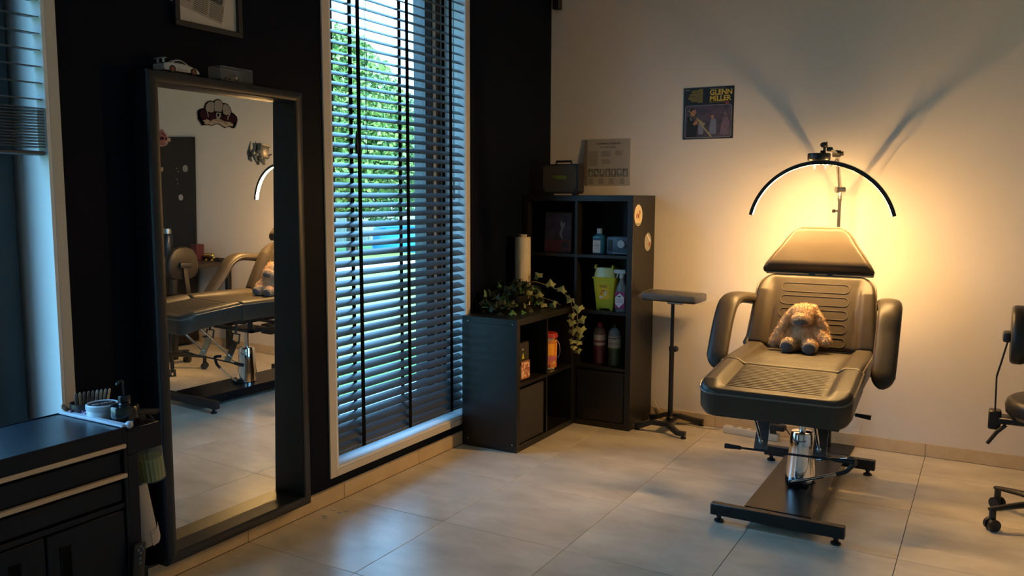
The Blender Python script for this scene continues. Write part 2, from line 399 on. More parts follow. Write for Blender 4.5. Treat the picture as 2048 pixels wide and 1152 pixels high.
# ------------------------------------------------------------ venetian blinds
def slat_bm(y0, y1, n=6, wdt=.050):
    b = B(); rings = []
    for yy in (y0, y1):
        top = []; bot = []
        for k in range(n+1):
            s_ = -wdt/2+wdt*k/n; cz = .0022*(1-(2*k/n-1)**2)
            top.append((s_, yy, cz+.0014)); bot.append((s_, yy, cz-.0014))
        rings.append(b.ring(top+bot[::-1]))
    b.skin(rings); return b
def make_blind(name, label, y0, y1, zs, tilt, stack, tapes, tassel, xc=-.044):
    root = thing(name, label, 'blind', (xc, y0, 0))
    first = None
    for z, tl in zs+stack:
        Mt = Matrix.Translation((0, 0, z)) @ Matrix.Rotation(tl, 4, 'Y')
        if first is None:
            b = slat_bm(0, y1-y0); me_o = obj('slat', b, 'blind_slat', None); me_o.parent = root; me_o.matrix_local = Mt; first = me_o; FR[me_o.name] = Matrix.Identity(4)
        else: dup(first, Mt, root)
    zt = 2.80; zb = min(z for z, _ in zs+stack)-.012
    obj('head_rail', B().bb((xc-.03, y0, zt), (xc+.03, y1, zt+.05), bev=.003), 'black_metal', root)
    obj('bottom_rail', B().bb((xc-.025, y0, zb-.014), (xc+.025, y1, zb), bev=.004), 'blind_slat', root)
    ze = zb-.012
    for ty in tapes:
        dx = .5*.052
        obj('ladder_tape', B().bb((xc+dx-.002, ty-.013, ze), (xc+dx, ty+.013, zt)), 'black_tape', root)
        obj('ladder_tape', B().bb((xc-dx, ty-.013, ze), (xc-dx+.002, ty+.013, zt)), 'black_tape', root)
    return root, xc
tl2 = math.radians(29)
zs2 = [(.236+.0472*k, tl2 + math.radians(2)*math.sin(k*1.7) + math.radians(max(0, 14-3.5*k))) for k in range(54)]
st2 = []
r2b, xc2 = make_blind('venetian_blind', 'dark venetian blind lowered over the tall window beside the mirror, slats tilted open', W2[0]+.016, W2[1]-.014, zs2, tl2, st2, (-1.998, -1.612, -1.212), True)
def cords(root, ys_, zl, zh, xc):
    for k, yy in enumerate(ys_): obj('cord', B().tube([(xc+.028, yy, zh), (xc+.029, yy+.004, (zl+zh)/2), (xc+.030, yy-.002, zl)], .0012, 6), 'black_plastic', root)
cords(r2b, (-1.945, -1.955), 1.66, 2.8, xc2); 
obj('tassel', B().tube([(xc2+.032, -1.998-.03, 1.77), (xc2+.036, -2.03, 1.73), (xc2+.038, -2.03, 1.695), (xc2+.036, -2.03, 1.66)], [.002, .006, .010, .006], 8).tube([(xc2+.036, -2.01, 1.72), (xc2+.038, -2.008, 1.67), (xc2+.038, -2.01, 1.655)], [.003, .008, .008], 8), 'black_plastic', r2b)
obj('tilt_wand', B().tube([(xc2-.03, -1.10, 2.8), (xc2-.03, -1.098, 1.7), (xc2-.03, -1.10, 1.55)], .0016, 6).cyl((xc2-.03, -1.10, 1.55), (xc2-.03, -1.10, 1.44), .004, .004, 8), 'black_plastic', r2b)
zs1 = [(1.765+.052*k, math.radians(5)) for k in range(20)]
st1 = [(1.612+.0095*k, math.radians(1.5*(k % 3-1))) for k in range(14)]
r1b, xc1 = make_blind('venetian_blind', 'dark venetian blind drawn half up at the left edge, slats bunched in a thick stack', W1[0]+.016, W1[1]-.016, zs1, 0, st1, (-5.1, -4.7, -4.3, -3.95), True)
obj('cord', B().tube([(-.02, -3.80, 1.58), (-.018, -3.795, 1.3), (-.02, -3.785, 1.10)], .0013, 6), 'black_plastic', r1b)
obj('tassel', B().lathe([(.003, 0), (.009, .003), (.009, .035), (.004, .042)], (-.02, -3.785, 1.06), 10), 'black_metal', r1b)

# ------------------------------------------------------------ outside
struct(obj('lawn', B().bb((-70, -30, -.2), (XO-.0, 90, -.06)), 'lawn'))
struct(obj('terrace', B().bb((XO-1.1, -8, -.06), (XO, 3.2, -.03)), 'paving_stone'))
obj_path = struct(obj('path', B().bb((-9.3, -10, -.062), (-8.2, 30, -.045)), 'paving_stone'))
def leaf_cloud(center, rad, n, size, seed, mname, parent, lname='foliage'):
    rnd = random.Random(seed); vs_, fs = [], []
    for k in range(n):
        while True:
            p = V((rnd.uniform(-1,1), rnd.uniform(-1,1), rnd.uniform(-1,1)))
            if .35 < p.length < 1: break
        p = V((p.x*rad[0], p.y*rad[1], p.z*rad[2])) + V(center)
        n_ = V((rnd.gauss(0,1), rnd.gauss(0,1), rnd.gauss(0,1)+.6)).normalized(); a = n_.orthogonal().normalized(); a = Matrix.Rotation(rnd.uniform(0, 6.28), 3, n_) @ a; b_ = n_.cross(a)
        sz = size*rnd.uniform(.6, 1.3); i = len(vs_)
        vs_ += [p-a*sz, p+b_*sz*.55, p+a*sz, p-b_*sz*.55]; fs += [(i, i+1, i+2, i+3)]
    me = bpy.data.meshes.new(lname); Mt = FR[parent.name].inverted(); me.from_pydata([Mt @ v for v in vs_], [], fs); me.materials.append(M[mname])
    o = bpy.data.objects.new(lname, me); COL.objects.link(o); o.parent = parent; o['kind'] = 'stuff'; return o
def tree(loc, label, blobs, trunk_h, seed, tr=.16):
    t = thing('garden_tree', label, 'tree', loc); x, y, z = loc
    obj('trunk', B().tube([(x, y, z), (x+.05, y, z+trunk_h*.5), (x-.05, y+.1, z+trunk_h)], [tr, tr*.8, tr*.5], 8), 'bark', t)
    for k, (dx, dy, dz, rx, ry, rz, n, m) in enumerate(blobs): leaf_cloud((x+dx, y+dy, z+dz), (rx, ry, rz), int(n*2.2), .085, seed+k, m, t)
    return t
tree((-12.5, 12.4, -.06), 'tall bright green leafy tree on the lawn outside the tall window', 
     [(0, -.3, 3.3, 1.8, 1.7, 2.4, 5200, 'leaf_bright'), (.3, .9, 2.3, 1.5, 1.5, 1.5, 2600, 'leaf_mid'), (-.2, -1.2, 2.5, 1.3, 1.3, 1.6, 2200, 'leaf_bright'), (0, 1.3, 3.6, .9, .9, .9, 800, 'leaf_mid'), (.2, -.6, 5.0, .9, .9, .9, 900, 'leaf_bright')], 4.2, 11)
tree((-17.0, 21.6, -.06), 'dark rounded tree farther off behind the bright tree', [(0, 0, 3.3, 2.0, 2.2, 2.2, 3600, 'leaf_mid'), (1, 2.0, 2.4, 1.5, 1.5, 1.5, 1800, 'leaf_bright')], 3, 31)
def house(loc, w, d, h, label, wm, roof):
    t = thing('house', label, 'house', loc); x, y, z = loc
    obj('wall', B().bb((x-d/2, y-w/2, z), (x+d/2, y+w/2, z+h)), wm, t)
    if roof: obj('roof', B().prism([(x-d/2-.3, y-w/2-.3, z+h), (x+d/2+.3, y-w/2-.3, z+h), (x, y-w/2-.3, z+h+1.6)], (0, w+.6, 0)), 'roof_tile', t)
    else: obj('roof', B().bb((x-d/2-.1, y-w/2-.1, z+h), (x+d/2+.1, y+w/2+.1, z+h+.12)), 'house_grey', t)
    for k in range(3):
        yy = y-w/2+w*(k+.5)/3; fo = obj('window', B().bb((x+d/2-.01, yy-.5, z+.9), (x+d/2+.04, yy+.5, z+2.0)), 'label_white', t)
        obj('pane', B().bb((x+d/2+.03, yy-.42, z+.98), (x+d/2+.05, yy+.42, z+1.92)), 'car_window', fo)
house((-30, 24, -.06), 9, 6, 2.5, 'grey flat roofed house beyond the lawn, left in the window', 'house_grey', False)
house((-22, 31.5, -.06), 6, 5, 2.3, 'cream house beyond the lawn, right in the window', 'house_wall', False)
pl = thing('paddling_pool', 'round blue pool standing on the lawn outside the tall window', 'pool', (-11.6, 14.2, -.06))
obj('pool_wall', B().lathe([(1.25, 0), (1.3, .1), (1.25, .62), (1.22, .66), (1.16, .62), (1.16, .3)], (-11.6, 14.2, -.06), 28, cap=False), 'pool_blue', pl)
obj('pool_water', B().lathe([(1.17, .0), (1.17, .5)], (-11.6, 14.2, -.06), 28), 'pool_water', pl)
fe = thing('garden_fence', 'low weathered board fence across the far side of the lawn', 'fence', (-15.5, 16, -.06))
fb = B().bb((-.012, -.09, 0), (.012, .09, 1.1)); fb0 = obj('board', fb, 'fence_wood', None); fb0.parent = fe; fb0.location = (0, -4, 0)
for k in range(1, 42): dup(fb0, Matrix.Translation((-.012*(k % 2), -4+.2*k, .01*math.sin(k*3))), fe)
obj('rail', B().bb((-15.56, 12, .2), (-15.52, 20.3, .28)).bb((-15.56, 12, .8), (-15.52, 20.3, .88)), 'fence_wood', fe)

# ------------------------------------------------------------ cube shelves
def cube_shelf(name, label, loc, rz, w, h, d, rows):
    t = thing(name, label, 'shelf', loc, rz=rz); L = dict(local=True); m = 'black_furniture'; k = .037; i_ = .018
    obj('side_panel', B().bb((0, 0, k), (k, d, h-k), bev=.001), m, t, **L); obj('side_panel', B().bb((w-k, 0, k), (w, d, h-k), bev=.001), m, t, **L)
    obj('top_panel', B().bb((0, 0, h-k), (w, d, h), bev=.0012), m, t, **L); obj('bottom_panel', B().bb((0, 0, 0), (w, d, k), bev=.0012), m, t, **L)
    obj('divider', B().bb((w/2-i_/2, .002, k), (w/2+i_/2, d-.006, h-k)), m, t, **L)
    ch = (h-2*k-(rows-1)*i_)/rows; zs = []
    for r_ in range(1, rows):
        z = k+r_*ch+(r_-1)*i_
        obj('shelf_board', B().bb((k, .003, z), (w/2-i_/2, d-.006, z+i_)), m, t, **L); obj('shelf_board', B().bb((w/2+i_/2, .003, z), (w-k, d-.006, z+i_)), m, t, **L); zs.append(z+i_)
    obj('back_panel', B().bb((k-.005, d-.006, k-.005), (w-k+.005, d-.001, h-k+.005)), 'black_furniture', t, **L)
    sb = B()
    for zz in (.045, h-.028): sb.cyl((-.0008, .03, zz), (.001, .03, zz), .0045, n=8).cyl((-.0008, d-.04, zz), (.001, d-.04, zz), .0045, n=8)
    obj('screw', sb, 'brushed_steel' if rows == 2 else 'black_metal', t, **L)
    return t, [k]+zs
TX, TY, TW, TD = -.014, -.383, .768, .378
tall, TZ = cube_shelf('cube_shelf', 'tall black cube shelf of eight compartments standing in the corner', (TX, TY, 0), 0, TW, 1.47, TD, 4)
SX, SY = .371, -1.134
low, LZ = cube_shelf('cube_shelf', 'low black cube shelf of four compartments under the ivy by the window', (SX, SY, 0), PI/2, .747, .77, .369, 2)
# inserts
def insert_box(label, x0, x1, y0, y1, z0, z1, mt, face):
    t = thing('storage_box', label, 'storage box', ((x0+x1)/2, (y0+y1)/2, z0))
    b = B(); w_ = .006
    b.bb((x0, y0, z0), (x1, y1, z0+w_)).bb((x0, y0, z0+w_), (x0+w_, y1, z1)).bb((x1-w_, y0, z0+w_), (x1, y1, z1)).bb((x0+w_, y0, z0+w_), (x1-w_, y0+w_, z1)).bb((x0+w_, y1-w_, z0+w_), (x1-w_, y1, z1))
    obj('box_body', b, mt, t)
    if face == 'y': obj('front_panel', B().bb((x0+.003, y0-.005, z0+.003), (x1-.003, y0-.0002, z1-.003), bev=.002), mt, t)
    else: obj('front_panel', B().bb((x1+.0002, y0+.003, z0+.003), (x1+.005, y1-.003, z1-.003), bev=.002), mt, t)
    return t
insert_box('dark fabric storage box in the near lower compartment of the low shelf', .03, .355, SY+.042, SY+.352, LZ[0]+.001, LZ[0]+.318, 'fabric_box', 'x')
insert_box('black storage box in the lowest right compartment of the tall shelf', TX+TW/2+.014, TX+TW-.042, TY+.01, TY+.33, TZ[0]+.001, TZ[0]+.326, 'black_furniture', 'y')
# things in the tall shelf
zr = TZ  # floor heights of the rows, bottom to top
def shaped_bottle(name, label, c, prof, m, sx=1, sy=1, parts=(), cat='bottle', group=None, n=24):
    t = thing(name, label, cat, c, group)
    obj('bottle_body', B().lathe(prof, c, n, sx, sy), m, t)
    for nm, b, mm in parts: obj(nm, b, mm, t)
    return t
c = (.497, -.30, zr[3]+.001)
def bx(cx, cy, cz, dx, dy, dz, bev=0): return B().box((cx, cy, cz), (dx, dy, dz), bev=bev, seg=2)
t = thing('soap_bottle', 'blue disinfectant bottle with white cap on the top right shelf compartment', 'bottle', c)
obj('bottle_body', B().box((c[0], c[1], c[2]+.060), (.078, .05, .120), bev=.010, seg=3).lathe([(.030, .118), (.022, .128), (.016, .132)], c, 20), 'soap_blue', t)
obj('cap', B().lathe([(.016, .131), (.017, .133), (.017, .160), (.015, .163)], c, 20), 'label_white', t)
obj('label_panel', bx(c[0]-.008, c[1]-.0258, c[2]+.055, .052, .0008, .09), 'label_white', t)
obj('label_band', bx(c[0]-.008, c[1]-.0264, c[2]+.096, .052, .0008, .014), 'label_blue', t)
for dz, s_ in ((.065, .009), (.052, .011), (.038, .006)): obj('lettering', place(text_bm({.065:'hand', .052:'DESINFECT', .038:'500 ml'}[dz], s_), (c[0]-.008, c[1]-.0264, c[2]+dz), (1,0,0), (0,0,1)), 'label_dark', t)
c = (.625, -.27, zr[3]+.001)
t = thing('plastic_canister', 'dark low canister with pale round cap beside the blue bottle', 'canister', c)
obj('canister_body', bx(c[0], c[1], c[2]+.058, .15, .10, .115, bev=.014), 'tank_blue', t)
obj('screw_cap', B().cyl((c[0]+.032, c[1]-.052, c[2]+.07), (c[0]+.032, c[1]-.066, c[2]+.07), .027, .024, 18), 'grey_cap', t)
obj('base_strip', bx(c[0]+.02, c[1]-.052, c[2]+.012, .10, .004, .004), 'grey_cap', t)
obj('label_panel', bx(c[0]-.045, c[1]-.052, c[2]+.06, .03, .003, .07, bev=.001), 'label_dark', t)
# picture card in the top left compartment
c = (.205, -.31, zr[3]+.001)
t = thing('picture_card', 'dark framed picture card leaning in the top left shelf compartment', 'picture', c)
q = B().box((0, 0, .131), (.196, .006, .262), bev=.001); q._xf(q.bm.verts[:], Matrix.Translation(c) @ Matrix.Rotation(math.radians(-4), 4, 'X')); obj('card', q, 'paper_text', t)
def lean(b, dy=0): b._xf(b.bm.verts[:], Matrix.Translation(c) @ Matrix.Rotation(math.radians(-4), 4, 'X')); return b
obj('picture_area', lean(B().box((0, -.0034, .168), (.182, .001, .165))), 'cover_scene', t)
obj('foreground_band', lean(B().box((0, -.0034, .045), (.188, .001, .076))), 'label_maroon', t)
fg = B(); fg.prism([(x, -.0042, z) for x, z in ((.02, .21), (.012, .185), (.022, .16), (.010, .12), (.03, .088), (.036, .09), (.024, .125), (.034, .155), (.045, .17), (.05, .20), (.035, .19))], (0, .0006, 0))
obj('pale_figure', lean(fg), 'cover_grey', t)
obj('dark_shape', lean(B().prism([(x, -.0042, z) for x, z in ((.025, .035), (.085, .035), (.068, .065), (.042, .065))], (0, .0006, 0))), 'cover_black', t)
# yellow sharps bin
c = (.545, -.27, zr[2]+.001)
t = thing('sharps_bin', 'yellow sharps disposal bin with lid in the second right compartment', 'bin', c)
def frust(c, z0, w0, d0, z1, w1_, d1, b=None):
    b = b or B(); rr = []
    for z, w, d in ((z0, w0, d0), (z1, w1_, d1)): rr.append(b.ring([(c[0]+x, c[1]+y, c[2]+z) for x, y in rrect(w, d, .012, 3)]))
    b.skin(rr); return b
obj('bin_body', frust(c, .012, .118, .10, .205, .152, .13), 'sharps_yellow', t)
obj('foot', B().bb((c[0]-.055, c[1]-.045, c[2]), (c[0]-.035, c[1]+.04, c[2]+.013)).bb((c[0]+.035, c[1]-.045, c[2]), (c[0]+.055, c[1]+.04, c[2]+.013)), 'sharps_yellow', t)
obj('rim', frust(c, .200, .162, .14, .210, .164, .142), 'sharps_yellow', t)
obj('lid', frust(c, .2102, .146, .124, .270, .125, .105), 'sharps_lid', t)
obj('lid_tab', B().bb((c[0]-.068, c[1]-.058, c[2]+.262), (c[0]-.056, c[1]-.03, c[2]+.288), bev=.002).bb((c[0]+.050, c[1]-.058, c[2]+.262), (c[0]+.062, c[1]-.03, c[2]+.288), bev=.002), 'sharps_yellow', t)
lb = bx(0, 0, 0, .076, .0008, .095); yy = c[1]-.0615; lb._xf(lb.bm.verts[:], Matrix.Translation((c[0]+.004, yy, c[2]+.118)) @ Matrix.Rotation(math.radians(4.4), 4, 'X')); obj('label_panel', lb, 'label_yellow', t)
def onlab(b, z, dx=0): b._xf(b.bm.verts[:], Matrix.Translation((c[0]+.004, yy-.0007, c[2]+.118)) @ Matrix.Rotation(math.radians(4.4), 4, 'X') @ Matrix.Translation((dx, 0, z))); return b
for z, w in ((.038, .055), (.030, .045), (.010, .03), (.002, .03)): obj('print_line', onlab(B().box((-.006, 0, 0), (w, .0006, .0035)), z), 'label_dark' if z > .02 else 'label_red', t)
obj('warning_mark', onlab(B().prism([(-.008, 0, -.006), (.008, 0, -.006), (0, 0, .008)], (0, .0006, 0)), -.008, -.022), 'label_red', t)
obj('print_patch', onlab(B().box((0, 0, 0), (.028, .0006, .012)), -.034, -.02), 'label_white', t)
obj('print_block', onlab(B().box((0, 0, 0), (.014, .0006, .03)), -.008, .008), 'label_white', t)
# spray bottle
c = (.668, -.335, zr[2]+.001)
t = thing('spray_bottle', 'clear spray bottle with magenta and white label beside the yellow bin', 'bottle', c)
obj('bottle_body', B().lathe([(.036, 0), (.039, .005), (.039, .11), (.034, .15), (.018, .185), (.0135, .20), (.0135, .215)], c, 24, 1, .62), 'bottle_clear', t)
obj('label_panel', bx(c[0]-.002, c[1]-.0255, c[2]+.075, .062, .0012, .105), 'liquid_magenta', t)
obj('label_badge', B().prism([(c[0]-.002+x, c[1]-.0268, c[2]+.072+z) for x, z in ((0, .048), (.028, .022), (.028, -.012), (-.004, -.045), (-.029, -.02), (-.029, .02))], (0, .0005, 0)), 'label_white', t)
obj('label_mark', B().prism([(c[0]-.004+x, c[1]-.0274, c[2]+.098+z) for x, z in ell(0, 0, .010, .0045, 12)], (0, .0004, 0)), 'label_dark', t)
for dz, tx in ((.075, 'FLOOR'), (.062, 'CLEANER')): obj('lettering', place(text_bm(tx, .011), (c[0]-.002, c[1]-.0275, c[2]+dz), (1,0,0), (0,0,1)), 'liquid_magenta', t)
obj('trigger_head', B().lathe([(.016, .212), (.016, .235), (.011, .24)], c, 16).box((c[0]-.012, c[1], c[2]+.252), (.075, .018, .026), bev=.006, seg=2).box((c[0]-.048, c[1], c[2]+.254), (.014, .014, .016), bev=.002).box((c[0]-.030, c[1], c[2]+.228), (.009, .010, .036), rot=(0, .35, 0), bev=.003), 'grey_cap', t)
# two litre bottles
def big_bottle(c, label, body, top, cap, lab, lines):
    t = thing('litre_bottle', label, 'bottle', c)
    obj('bottle_body', B().lathe([(.036, 0), (.041, .006), (.041, .125)], c, 26), body, t)
    obj('bottle_shoulder', B().lathe([(.041, .1252), (.041, .195), (.036, .222), (.022, .238), (.016, .243)], c, 26), top, t)
    obj('cap', B().lathe([(.016, .2432), (.0165, .247), (.0155, .262), (.010, .266), (.007, .272)], c, 16), cap, t)
    def band(z0, z1, r_=.0416): return B().lathe([(.041, z0), (r_, z0+.0005), (r_, z1-.0005), (.041, z1)], c, 26)
    obj('label_band', band(.118, .192), 'label_pale', t)
    for z0, z1, m_ in lines: obj('label_stripe', band(z0, z1, .0421), m_, t)
    for dz, tx in ((.172, 'SOAP'), (.143, 'GREEN SOAP')) if 'green' in label else (): obj('lettering', place(text_bm(tx, .012), (c[0]+.012, c[1]-.0435, c[2]+dz), (1,.2,0), (0,0,1)), 'label_dark', t)
    return t
big_bottle((.505, -.29, zr[1]+.001), 'litre bottle of red liquid with red cap in the third right compartment', 'liquid_red', 'bottle_red_top', 'cap_red', 'label_pale', ((.142, .158, 'label_maroon'), (.118, .126, 'label_maroon')))
big_bottle((.612, -.30, zr[1]+.001), 'litre bottle of green liquid with dark cap in the third right compartment', 'liquid_green', 'bottle_green_top', 'black_plastic', 'label_pale', ((.178, .183, 'label_dark'), (.112, .1185, 'ivy_green')))
# things in the low shelf (they face +x)
c = (.325, -.985, LZ[1]+.001)
t = thing('sweets_bag', 'dark stand-up bag of mixed sweets with a clear lower window in the low shelf', 'bag', c)
obj('bag_body', B().prism([(c[0]-.022, c[1]+y, c[2]+z) for y, z in ((-.075, 0), (.075, 0), (.073, .218), (-.073, .218))], (.022, 0, 0)).box((c[0]-.011, c[1], c[2]+.05), (.05, .13, .10), bev=.012, seg=2), 'pack_dark', t)
obj('window_panel', B().box((c[0]+.0148, c[1]+.008, c[2]+.062), (.002, .105, .105), bev=.0008), 'candy_mix', t)
rnd = random.Random(4); sb = B()
for k in range(46): sb.ball((c[0]+.016, c[1]+.008+rnd.uniform(-.046, .046), c[2]+.064+rnd.uniform(-.046, .046)), (.003, rnd.uniform(.004, .008), rnd.uniform(.004, .007)), (rnd.uniform(0, 3), 0, 0), 1)
obj('sweets', sb, 'candy_pale', t, kind='stuff')
obj('print_mark', B().box((c[0]+.0008, c[1]+.002, c[2]+.180), (.001, .014, .009)), 'label_white', t)
obj('print_emblem', B().prism([(c[0]+.0003, c[1]+.003+y, c[2]+.145+z) for y, z in ((-.014, -.02), (.014, -.02), (.006, .000), (.003, .012), (-.003, .012), (-.006, .0))], (.0012, 0, 0)), 'sharps_yellow', t)
c2 = (.31, -1.072, LZ[1]+.001)
t = thing('glass_vial', 'small bottle with pale cap half hidden behind the shelf edge', 'bottle', c2)
obj('bottle_body', B().lathe([(.02, 0), (.022, .004), (.022, .20), (.010, .225), (.010, .235)], c2, 16), 'black_gloss', t)
obj('cap', B().lathe([(.013, .235), (.013, .262), (.011, .265)], c2, 14), 'candy_pale', t)
c = (.29, -.612, LZ[1]+.001)
t = thing('sweets_tin', 'round gold and red sweets tin with wire handle in the low shelf', 'tin', c)
obj('tin_body', B().lathe([(.070, 0), (.074, .004), (.078, .225)], c, 32), 'tin_gold', t)
obj('lid', B().lathe([(.084, .2255), (.085, .235), (.080, .255), (.070, .258)], c, 32), 'tin_red', t)
def arcpatch(c, a0, a1, z0, z1, r0, r1, n=8):
    b = B(); lo = []; hi = []
    for k in range(n+1):
        a = math.radians(a0+(a1-a0)*k/n); lo.append((c[0]+r0*math.cos(a), c[1]+r0*math.sin(a), c[2]+z0)); hi.append((c[0]+r1*math.cos(a), c[1]+r1*math.sin(a), c[2]+z1))
    A_, B_ = b.ring(lo), b.ring(hi)
    for i in range(n): b.bm.faces.new((A_[i], A_[i+1], B_[i+1], B_[i]))
    return b
obj('label_patch', arcpatch(c, -75, -15, .105, .185, .0775, .079), 'tin_orange', t)
obj('label_patch', arcpatch(c, -5, 50, .095, .185, .0775, .079), 'tin_orange', t)
obj('pink_band', arcpatch(c, -90, 60, .065, .095, .0770, .0775), 'tin_pink', t)
obj('silver_rim', B().lathe([(.0785, .213), (.0795, .216), (.0795, .222), (.0785, .225)], c, 32), 'tin_silver', t)
obj('bottom_rim', B().lathe([(.0715, .002), (.076, .003), (.076, .012), (.075, .014)], c, 32), 'tin_silver', t)
rnd = random.Random(9)
for k in range(10):
    a = rnd.uniform(-95, 60); z0 = rnd.choice((.02, .04, .19)); obj('print_patch', arcpatch(c, a, a+rnd.uniform(8, 16), z0, z0+.02, .0772, .0785, 3), rnd.choice(('tin_red', 'candy_pale', 'label_maroon', 'tin_orange')), t)
hp = [(c[0]+.0795*math.cos(.7), c[1]+.0795*math.sin(.7), c[2]+.20)]; dx, dy = math.cos(.7), math.sin(.7)
TINW = obj('wire_handle', B().tube([(c[0]+dx*.079, c[1]+dy*.079, c[2]+.20), (c[0]+dx*.10, c[1]+dy*.10, c[2]+.17), (c[0]+dx*.105, c[1]+dy*.105, c[2]+.12), (c[0]+dx*.095, c[1]+dy*.095, c[2]+.08), (c[0]+dx*.077, c[1]+dy*.077, c[2]+.075)], .0018, 6), 'chrome', t)
t.scale = (.80, .80, .88)
# round stickers on the side of the tall shelf
for (yy, zz, m_, lab) in ((-.298, 1.348, 'disc_cream', 'round cream sticker with red figures on the side of the tall shelf'), (-.125, 1.176, 'disc_grey', 'round grey sticker with a white stripe, lower on the side of the tall shelf')):
    xx = TX+TW+.0002; R_ = .066 if m_ == 'disc_cream' else .058
    t = thing('round_sticker', lab, 'sticker', (xx, yy, zz))
    obj('disc', B().prism([(xx, yy+a, zz+b_) for a, b_ in ell(0, 0, R_, R_, 32)], (.0012, 0, 0)), m_, t)
    if m_ == 'disc_cream':
        for a, b_, w, h, mm in ((-.025, -.005, .010, .018, 'cover_red'), (.022, .016, .008, .016, 'cover_red'), (.0, -.004, .007, .014, 'cover_hair'), (.018, -.012, .008, .026, 'tin_orange'), (-.012, .012, .006, .012, 'tin_orange')):
            obj('printed_shape', B().prism([(xx+.0012, yy+a+p, zz+b_+q_) for p, q_ in ell(0, 0, w, h, 12)], (.0004, 0, 0)), mm, t)
        obj('printed_base', B().prism([(xx+.0012, yy+p, zz+q_) for p, q_ in ((-.040, -.048), (.040, -.048), (.020, -.062), (-.020, -.062))], (.0004, 0, 0)), 'disc_grey', t)
    else:
        obj('printed_stripe', B().prism([(xx+.0012, yy+p, zz+q_) for p, q_ in ((-.025, .045), (-.012, .052), (.045, .012), (.04, -.005))], (.0004, 0, 0)), 'print_white', t)
        obj('printed_dot', B().prism([(xx+.0012, yy+.028+p, zz-.016+q_) for p, q_ in ell(0, 0, .014, .014, 12)], (.0004, 0, 0)), 'cover_red', t)
# small case on top of the tall shelf
c = (.215, -.26, 1.4701)
t = thing('carry_case', 'small dark carry case with greenish print standing on the tall shelf', 'case', c)
b = B(); pr = rrect(.262, .190, .018, 4); b.prism([(c[0]+x, c[1]-.045, c[2]+.105+z) for x, z in pr], (0, .085, 0)); obj('case_body', b, 'black_plastic', t)
obj('case_front', B().prism([(c[0]-.005+x, c[1]-.0475, c[2]+.105+z) for x, z in rrect(.236, .170, .014, 4)], (0, .003, 0)), 'case_front', t)
obj('handle', B().tube([(c[0]-.05, c[1], c[2]+.198), (c[0]-.05, c[1], c[2]+.218), (c[0]+.06, c[1], c[2]+.218), (c[0]+.06, c[1], c[2]+.198)], .007, 8), 'black_plastic', t)
obj('foot', B().bb((c[0]-.10, c[1]-.03, c[2]), (c[0]-.08, c[1]+.03, c[2]+.012)).bb((c[0]+.08, c[1]-.03, c[2]), (c[0]+.10, c[1]+.03, c[2]+.012)), 'black_plastic', t)
obj('corner_guard', B().prism([(c[0]-.123, c[1]-.049, c[2]+.022), (c[0]-.105, c[1]-.049, c[2]+.022), (c[0]-.123, c[1]-.049, c[2]+.045)], (0, .0016, 0)).prism([(c[0]+.113, c[1]-.049, c[2]+.022), (c[0]+.113, c[1]-.049, c[2]+.045), (c[0]+.095, c[1]-.049, c[2]+.022)], (0, .0016, 0)).prism([(c[0]+.113, c[1]-.049, c[2]+.188), (c[0]+.095, c[1]-.049, c[2]+.188), (c[0]+.113, c[1]-.049, c[2]+.165)], (0, .0016, 0)), 'black_metal', t)
obj('print_shape', B().prism([(c[0]+x, c[1]-.0485, c[2]+.113+z) for x, z in ((-.06, .003), (-.035, .014), (.03, .014), (.05, .002), (.045, -.010), (-.02, -.012), (-.028, -.003))], (0, .001, 0)), 'case_green', t)
# black sound box seen at the top of the corner
c = (.045, -.035, 2.71)
t = thing('wall_speaker', 'slim black box hanging high in the room corner', 'speaker', c)
obj('speaker_body', B().box((.045, -.035, 2.80), (.052, .05, .19), bev=.004), 'black_plastic', t)
obj('mount_arm', B().cyl((.045, -.012, 2.84), (.045, YW-.001, 2.84), .012, n=12), 'black_metal', t)

# roll of stretch film standing on the low shelf
c = (.077, -.545, .7702)
t = thing('film_roll', 'tall roll of clear stretch film standing on the low shelf behind the ivy', 'roll', c)
obj('film', B().lathe([(.046, .005), (.050, .006), (.051, .22), (.050, .435), (.046, .437)], c, 32), 'film_roll', t)
obj('core_tube', B().lathe([(.026, 0), (.026, .452), (.022, .452), (.022, .0)], c, 24, cap=False), 'paper_grey', t)

# ------------------------------------------------------------ ivy
def ivy_leaf():
    pts = [(0, 0), (.28, -.14), (.60, -.34), (.66, -.02), (1.0, .20), (.70, .42), (.48, .50), (.28, .82), (0, 1.14)]
    full = pts + [(-x, y) for x, y in pts[-2:0:-1]]
    vs_ = [(x*.5, y*.5, -.16*abs(x)+.05*y) for x, y in full]+[(0, .18, .02)]
    return vs_, [(i, (i+1) % len(full), len(full)) for i in range(len(full))]
lv, lf = ivy_leaf(); LM = {}
for mm in ('ivy_dark', 'ivy_light', 'ivy_green'):
    me = bpy.data.meshes.new('leaf'); me.from_pydata(lv, [], lf); me.materials.append(M[mm]); me.update(); LM[mm] = me
ivy = thing('ivy_plant', 'trailing artificial ivy spilling over the top of the low shelf', 'plant', (.20, -.80, .7702))
obj('pot', B().lathe([(.05, 0), (.062, .06), (.066, .085), (.060, .085), (.056, .07)], (.12, -.70, .7702), 22), 'pot', ivy)
def leaf_at(p, yawd, pitchd, size, mm, rolld=0):
    o = bpy.data.objects.new('leaf', LM[mm]); COL.objects.link(o); o.parent = ivy
    o.location = V(p)-V((.20, -.80, .7702)); o.rotation_euler = (math.radians(pitchd), math.radians(rolld), math.radians(yawd)); o.scale = (size, size, size)
